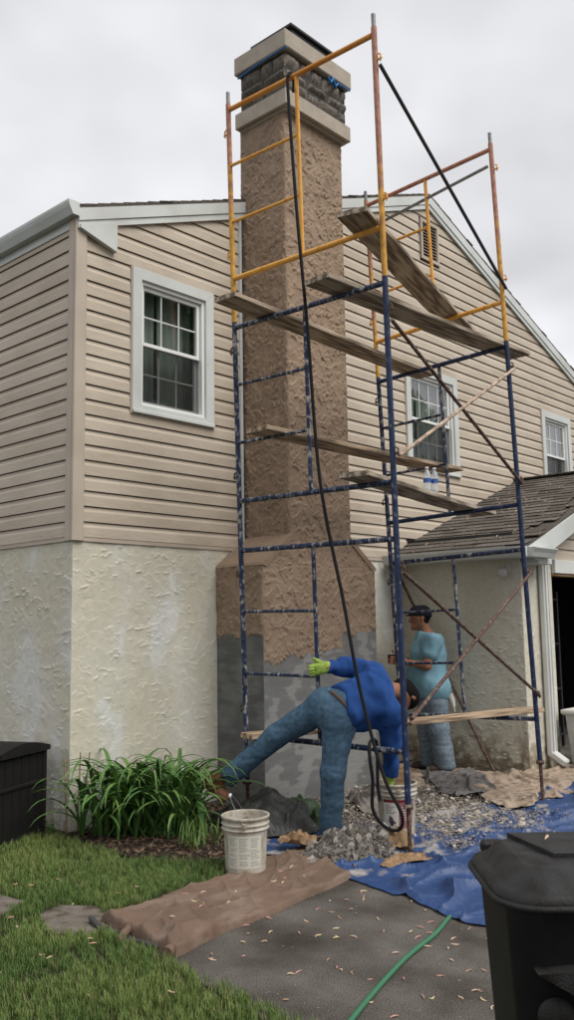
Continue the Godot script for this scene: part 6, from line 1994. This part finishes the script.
func build_man() -> void:
	var F := Vector3(-0.674, 0, -0.739)     # the way he faces
	var L := Vector3(-0.739, 0, 0.674)      # his left, towards the camera
	var o := Vector3(4.03, gy(0.69) + 0.012, 0.69)
	var P := func(f: float, y: float, l: float) -> Vector3:
		return o + F * f + L * l + Vector3(0, y, 0)
	var p := thing("person", "man in light blue T-shirt, dark cap and pale jeans standing by the garage wall", "person", Vector3.ZERO)
	var pelv: Vector3 = P.call(0.02, 0.84, 0.0)
	var belly: Vector3 = P.call(0.07, 1.0, 0.0)
	var chest: Vector3 = P.call(0.04, 1.22, 0.0)
	var ct: Vector3 = P.call(0.03, 1.34, 0.0)
	var neck: Vector3 = P.call(0.06, 1.44, 0.0)
	var head: Vector3 = P.call(0.12, 1.585, 0.0)
	var lsh: Vector3 = P.call(0.02, 1.35, 0.19)
	var lel: Vector3 = P.call(0.1, 1.1, 0.25)
	var lwr: Vector3 = P.call(0.31, 1.14, 0.17)
	var lha: Vector3 = P.call(0.38, 1.15, 0.14)
	var rsh: Vector3 = P.call(0.03, 1.35, -0.19)
	var rel: Vector3 = P.call(0.12, 1.1, -0.24)
	var rwr: Vector3 = P.call(0.33, 1.16, -0.12)
	var rha: Vector3 = P.call(0.4, 1.17, -0.08)
	var lhip: Vector3 = P.call(0.0, 0.82, 0.09)
	var rhip: Vector3 = P.call(0.03, 0.82, -0.09)
	var lkn: Vector3 = P.call(-0.02, 0.45, 0.11)
	var rkn: Vector3 = P.call(0.06, 0.45, -0.1)
	var lan: Vector3 = P.call(-0.08, 0.09, 0.12)
	var ran: Vector3 = P.call(0.05, 0.09, -0.12)
	var lo := o + Vector3(-0.75, -0.05, -0.75)
	var hi := o + Vector3(0.6, 1.9, 0.65)
	var b := Field.new(lo, hi, 0.018)
	for q in [[pelv, belly, 0.12, 0.13], [belly, chest, 0.13, 0.13], [chest, ct, 0.13, 0.11], [ct, neck, 0.09, 0.06], [neck, head, 0.058, 0.06], [lsh, ct, 0.065, 0.1], [lsh, lel, 0.055, 0.046], [lel, lwr, 0.045, 0.03], [rsh, ct, 0.065, 0.1], [rsh, rel, 0.055, 0.046], [rel, rwr, 0.045, 0.03], [pelv, lhip, 0.1, 0.09], [lhip, lkn, 0.085, 0.056], [lkn, lan, 0.056, 0.04], [pelv, rhip, 0.1, 0.09], [rhip, rkn, 0.085, 0.056], [rkn, ran, 0.056, 0.04]]:
		b.cap(q[0], q[1], q[2], q[3], 0.03)
	var bm := MB.new()
	b.to(bm)
	# head in profile: brow, nose, lips, chin, jaw, ear
	var h := Field.new(head - Vector3.ONE * 0.2, head + Vector3.ONE * 0.2, 0.0065)
	var H := func(f: float, y: float, l: float) -> Vector3:
		return head + F * f + L * l + Vector3(0, y, 0)
	h.cap(neck, H.call(-0.02, -0.06, 0), 0.062, 0.062, 0.03)
	h.cap(H.call(-0.025, 0.035, 0), H.call(0.02, 0.03, 0), 0.085, 0.08, 0.03)
	h.cap(H.call(0.01, -0.02, 0), H.call(0.055, -0.085, 0), 0.07, 0.034, 0.035)
	h.cap(H.call(-0.005, -0.05, 0.045), H.call(0.05, -0.085, 0.012), 0.028, 0.024, 0.025)
	h.cap(H.call(-0.005, -0.05, -0.045), H.call(0.05, -0.085, -0.012), 0.028, 0.024, 0.025)
	h.cap(H.call(0.085, 0.025, 0.025), H.call(0.085, 0.025, -0.025), 0.014, 0.014, 0.02)
	h.cap(H.call(0.088, 0.01, 0), H.call(0.108, -0.024, 0), 0.011, 0.015, 0.012)
	h.cap(H.call(0.1, -0.028, 0.011), H.call(0.1, -0.028, -0.011), 0.011, 0.011, 0.01)
	h.cap(H.call(0.09, -0.052, 0.016), H.call(0.09, -0.052, -0.016), 0.008, 0.008, 0.008)
	h.cap(H.call(0.087, -0.067, 0.014), H.call(0.087, -0.067, -0.014), 0.009, 0.009, 0.008)
	h.cap(H.call(0.08, -0.095, 0), H.call(0.078, -0.1, 0), 0.018, 0.02, 0.015)
	for s in [-1, 1]:
		h.cap(H.call(-0.015, 0.015, s * 0.083), H.call(-0.008, -0.03, s * 0.08), 0.016, 0.01, 0.008)
	h.to(bm)
	hand(bm, lwr, lha, Vector3(0, 1, 0), 0.8)
	hand(bm, rwr, rha, Vector3(0, 1, 0), 0.8)
	part("body", bm.mesh(), M.skin, p)
	for s in [-1, 1]:
		var eb := MB.new()
		eb.lathe([Vector2(0.0, -0.008), Vector2(0.006, -0.006), Vector2(0.009, 0.0), Vector2(0.006, 0.006), Vector2(0.0, 0.008)], 10, H.call(0.082, 0.008, s * 0.03))
		part("eye", eb.mesh(), M.hair, p)
	var hr := Field.new(head - Vector3.ONE * 0.2, head + Vector3.ONE * 0.2, 0.008)
	hr.cap(H.call(-0.035, 0.03, 0), H.call(-0.02, -0.01, 0), 0.084, 0.076, 0.02)
	hr.cut(F, H.call(-0.025, 0, 0))
	var hm := MB.new()
	hr.to(hm)
	part("hair", hm.mesh(), M.hair, p)
	var cp := Field.new(head - Vector3.ONE * 0.22, head + Vector3.ONE * 0.22, 0.008)
	cp.cap(H.call(-0.035, 0.05, 0), H.call(0.025, 0.05, 0), 0.096, 0.092, 0.03)
	cp.cut((Vector3(0, -1, 0) + F * 0.12).normalized(), H.call(0, 0.025, 0))
	cp.cap(H.call(0.09, 0.045, 0), H.call(0.125, 0.036, 0), 0.045, 0.04, 0.02, Vector3.UP, 0.22)
	var cm := MB.new()
	cp.to(cm)
	part("cap", cm.mesh(), M.cap, p)
	# T-shirt, loose over the belly
	var s := Field.new(o + Vector3(-0.6, 0.7, -0.6), o + Vector3(0.5, 1.55, 0.6), 0.013)
	s.cap(pelv + Vector3(0, -0.03, 0), belly, 0.185, 0.2, 0.05)
	s.cap(belly, chest, 0.2, 0.19, 0.05)
	s.cap(chest, ct, 0.19, 0.15, 0.05)
	s.cap(ct, neck + Vector3(0, -0.02, 0), 0.12, 0.07, 0.05)
	s.cap(lsh, rsh, 0.1, 0.1, 0.06)
	s.cap(lhip + Vector3(0, 0.05, 0), rhip + Vector3(0, 0.05, 0), 0.165, 0.165, 0.05)
	for q in [[lsh, lel], [rsh, rel]]:
		var e: Vector3 = (q[0] as Vector3).lerp(q[1], 0.5)
		s.cap(q[0], e, 0.088, 0.082, 0.05)
	s.cut(Vector3(0, -1, 0), Vector3(0, o.y + 0.765, 0))
	s.cut(Vector3(0, 1, 0) - F * 0.2, neck + Vector3(0, 0.0, 0))
	s.rough(noise(4.0, 130, 2), 0.016, Vector3(1.2, 0.9, 1.2))
	var sm := MB.new()
	s.to(sm)
	part("t_shirt", sm.mesh(), M.tee, p)
	var j := Field.new(o + Vector3(-0.4, -0.02, -0.4), o + Vector3(0.4, 1.0, 0.4), 0.0125)
	j.cap(pelv, pelv + Vector3(0, 0.06, 0), 0.145, 0.14, 0.03)
	for q in [[lhip, lkn, lan], [rhip, rkn, ran]]:
		j.cap(q[0], q[1], 0.135, 0.108, 0.03)
		j.cap(q[1], q[2], 0.108, 0.1, 0.03)
	j.cut(Vector3(0, -1, 0), Vector3(0, o.y + 0.04, 0))
	j.rough(noise(5.0, 131, 2), 0.012, Vector3(0.6, 1.1, 0.6))
	var jm := MB.new()
	j.to(jm)
	part("jeans", jm.mesh(), M.pale_jeans, p)
	for q in [lan, ran]:
		var bf := Field.new(q - Vector3(0.3, 0.15, 0.3), q + Vector3(0.3, 0.15, 0.3), 0.01)
		bf.cap(q, q + Vector3(0, -0.04, 0), 0.052, 0.05, 0.02)
		bf.cap(q + Vector3(0, -0.042, 0) - F * 0.03, q + Vector3(0, -0.045, 0) + F * 0.15, 0.044, 0.042, 0.02)
		var fm := MB.new()
		bf.to(fm)
		part("boot", fm.mesh(), M.dark_boot, p)
	# work gloves hanging from the back pocket
	var rg := MB.new()
	var base: Vector3 = P.call(-0.15, 0.8, 0.1)
	rg.tube([base, base - F * 0.02 + Vector3(0, -0.06, 0), base - F * 0.03 + Vector3(0, -0.13, 0.01)], [0.03, 0.036, 0.02], 8)
	for k in 4:
		rg.tube([base - F * 0.03 + L * (k - 1.5) * 0.014 + Vector3(0, -0.11, 0), base - F * 0.045 + L * (k - 1.5) * 0.02 + Vector3(0, -0.17 - 0.012 * (k % 2), 0)], [0.01, 0.008], 6)
	tag(part("rag", rg.mesh(), M.rag, p), "pale work glove hanging from the back pocket")
	# plasterer's hawk in his hands
	var hk := thing("plaster_hawk", "small flat plastering tool held in the standing man's hands", "hand tool", (lha + rha) / 2 + F * 0.05 + Vector3(0, 0.03, 0), Basis(F, Vector3.UP, F.cross(Vector3.UP)))
	pbox("plate", Vector3(0.03, 0.03, 0), Vector3(0.24, 0.006, 0.22), M.galv, hk, 0.002)
	ptube("grip", [Vector3(0.02, -0.07, 0), Vector3(0.02, 0.027, 0)], 0.016, M.new_wood, hk, 10)

# ------------------------------------------------------------------
func _ready() -> void:
	var cam := Camera3D.new()
	cam.fov = 59.5
	cam.far = 300.0
	cam.near = 0.05
	cam.rotation_order = EULER_ORDER_YXZ
	cam.position = Vector3(-4.077, 1.567, 6.039)
	cam.rotation = Vector3(0.12529, -0.83073, -0.01594)
	add_child(cam)
	cam.current = true
	var env := Environment.new()
	env.background_mode = Environment.BG_SKY
	var sky := Sky.new()
	var sm := PanoramaSkyMaterial.new()
	sm.panorama = ImageTexture.create_from_image(sky_image())
	sky.sky_material = sm
	env.sky = sky
	env.tonemap_mode = Environment.TONE_MAPPER_LINEAR
	env.tonemap_exposure = 1.2
	env.sdfgi_enabled = true
	env.ssao_enabled = true
	env.ssil_enabled = true
	var we := WorldEnvironment.new()
	we.environment = env
	add_child(we)
	var sun := DirectionalLight3D.new()
	sun.light_energy = 0.85
	sun.light_angular_distance = 45.0
	sun.light_color = Color(1.0, 0.985, 0.96)
	sun.shadow_enabled = true
	add_child(sun)
	sun.look_at_from_position(Vector3(0.8, 10.0, 7.5), Vector3.ZERO)

	make_tiles()
	make_materials()
	build_ground()
	build_house()
	build_garage()
	build_chimney()
	build_scaffold()
	build_planks()
	build_lines()
	build_sheets()
	build_rubble()
	build_bins()
	build_worker()
	build_man()
	build_plants()
	build_seeds()
	build_trees()

func sky_image() -> Image:
	# even cloud cover with soft billows
	var n := noise(1.0, 7, 4)
	var im := Image.create(768, 384, false, Image.FORMAT_RGBF)
	for y in 384:
		var el := PI * (0.5 - (y + 0.5) / 384.0)
		for x in 768:
			var az := TAU * x / 768.0
			var d := Vector3(cos(el) * cos(az), sin(el), cos(el) * sin(az))
			# stretch towards the horizon like a cloud deck
			var q := Vector3(d.x, 0.0, d.z) / (absf(d.y) + 0.45) + Vector3(0, d.y, 0)
			var v := n.get_noise_3dv(q * 1.7) * 0.65 + n.get_noise_3dv(q * 4.0 + Vector3(9, 3, 1)) * 0.32
			var b := 0.69 + 0.38 * v
			im.set_pixel(x, y, Color(b * 0.985, b * 0.99, b * 1.03))
	return im
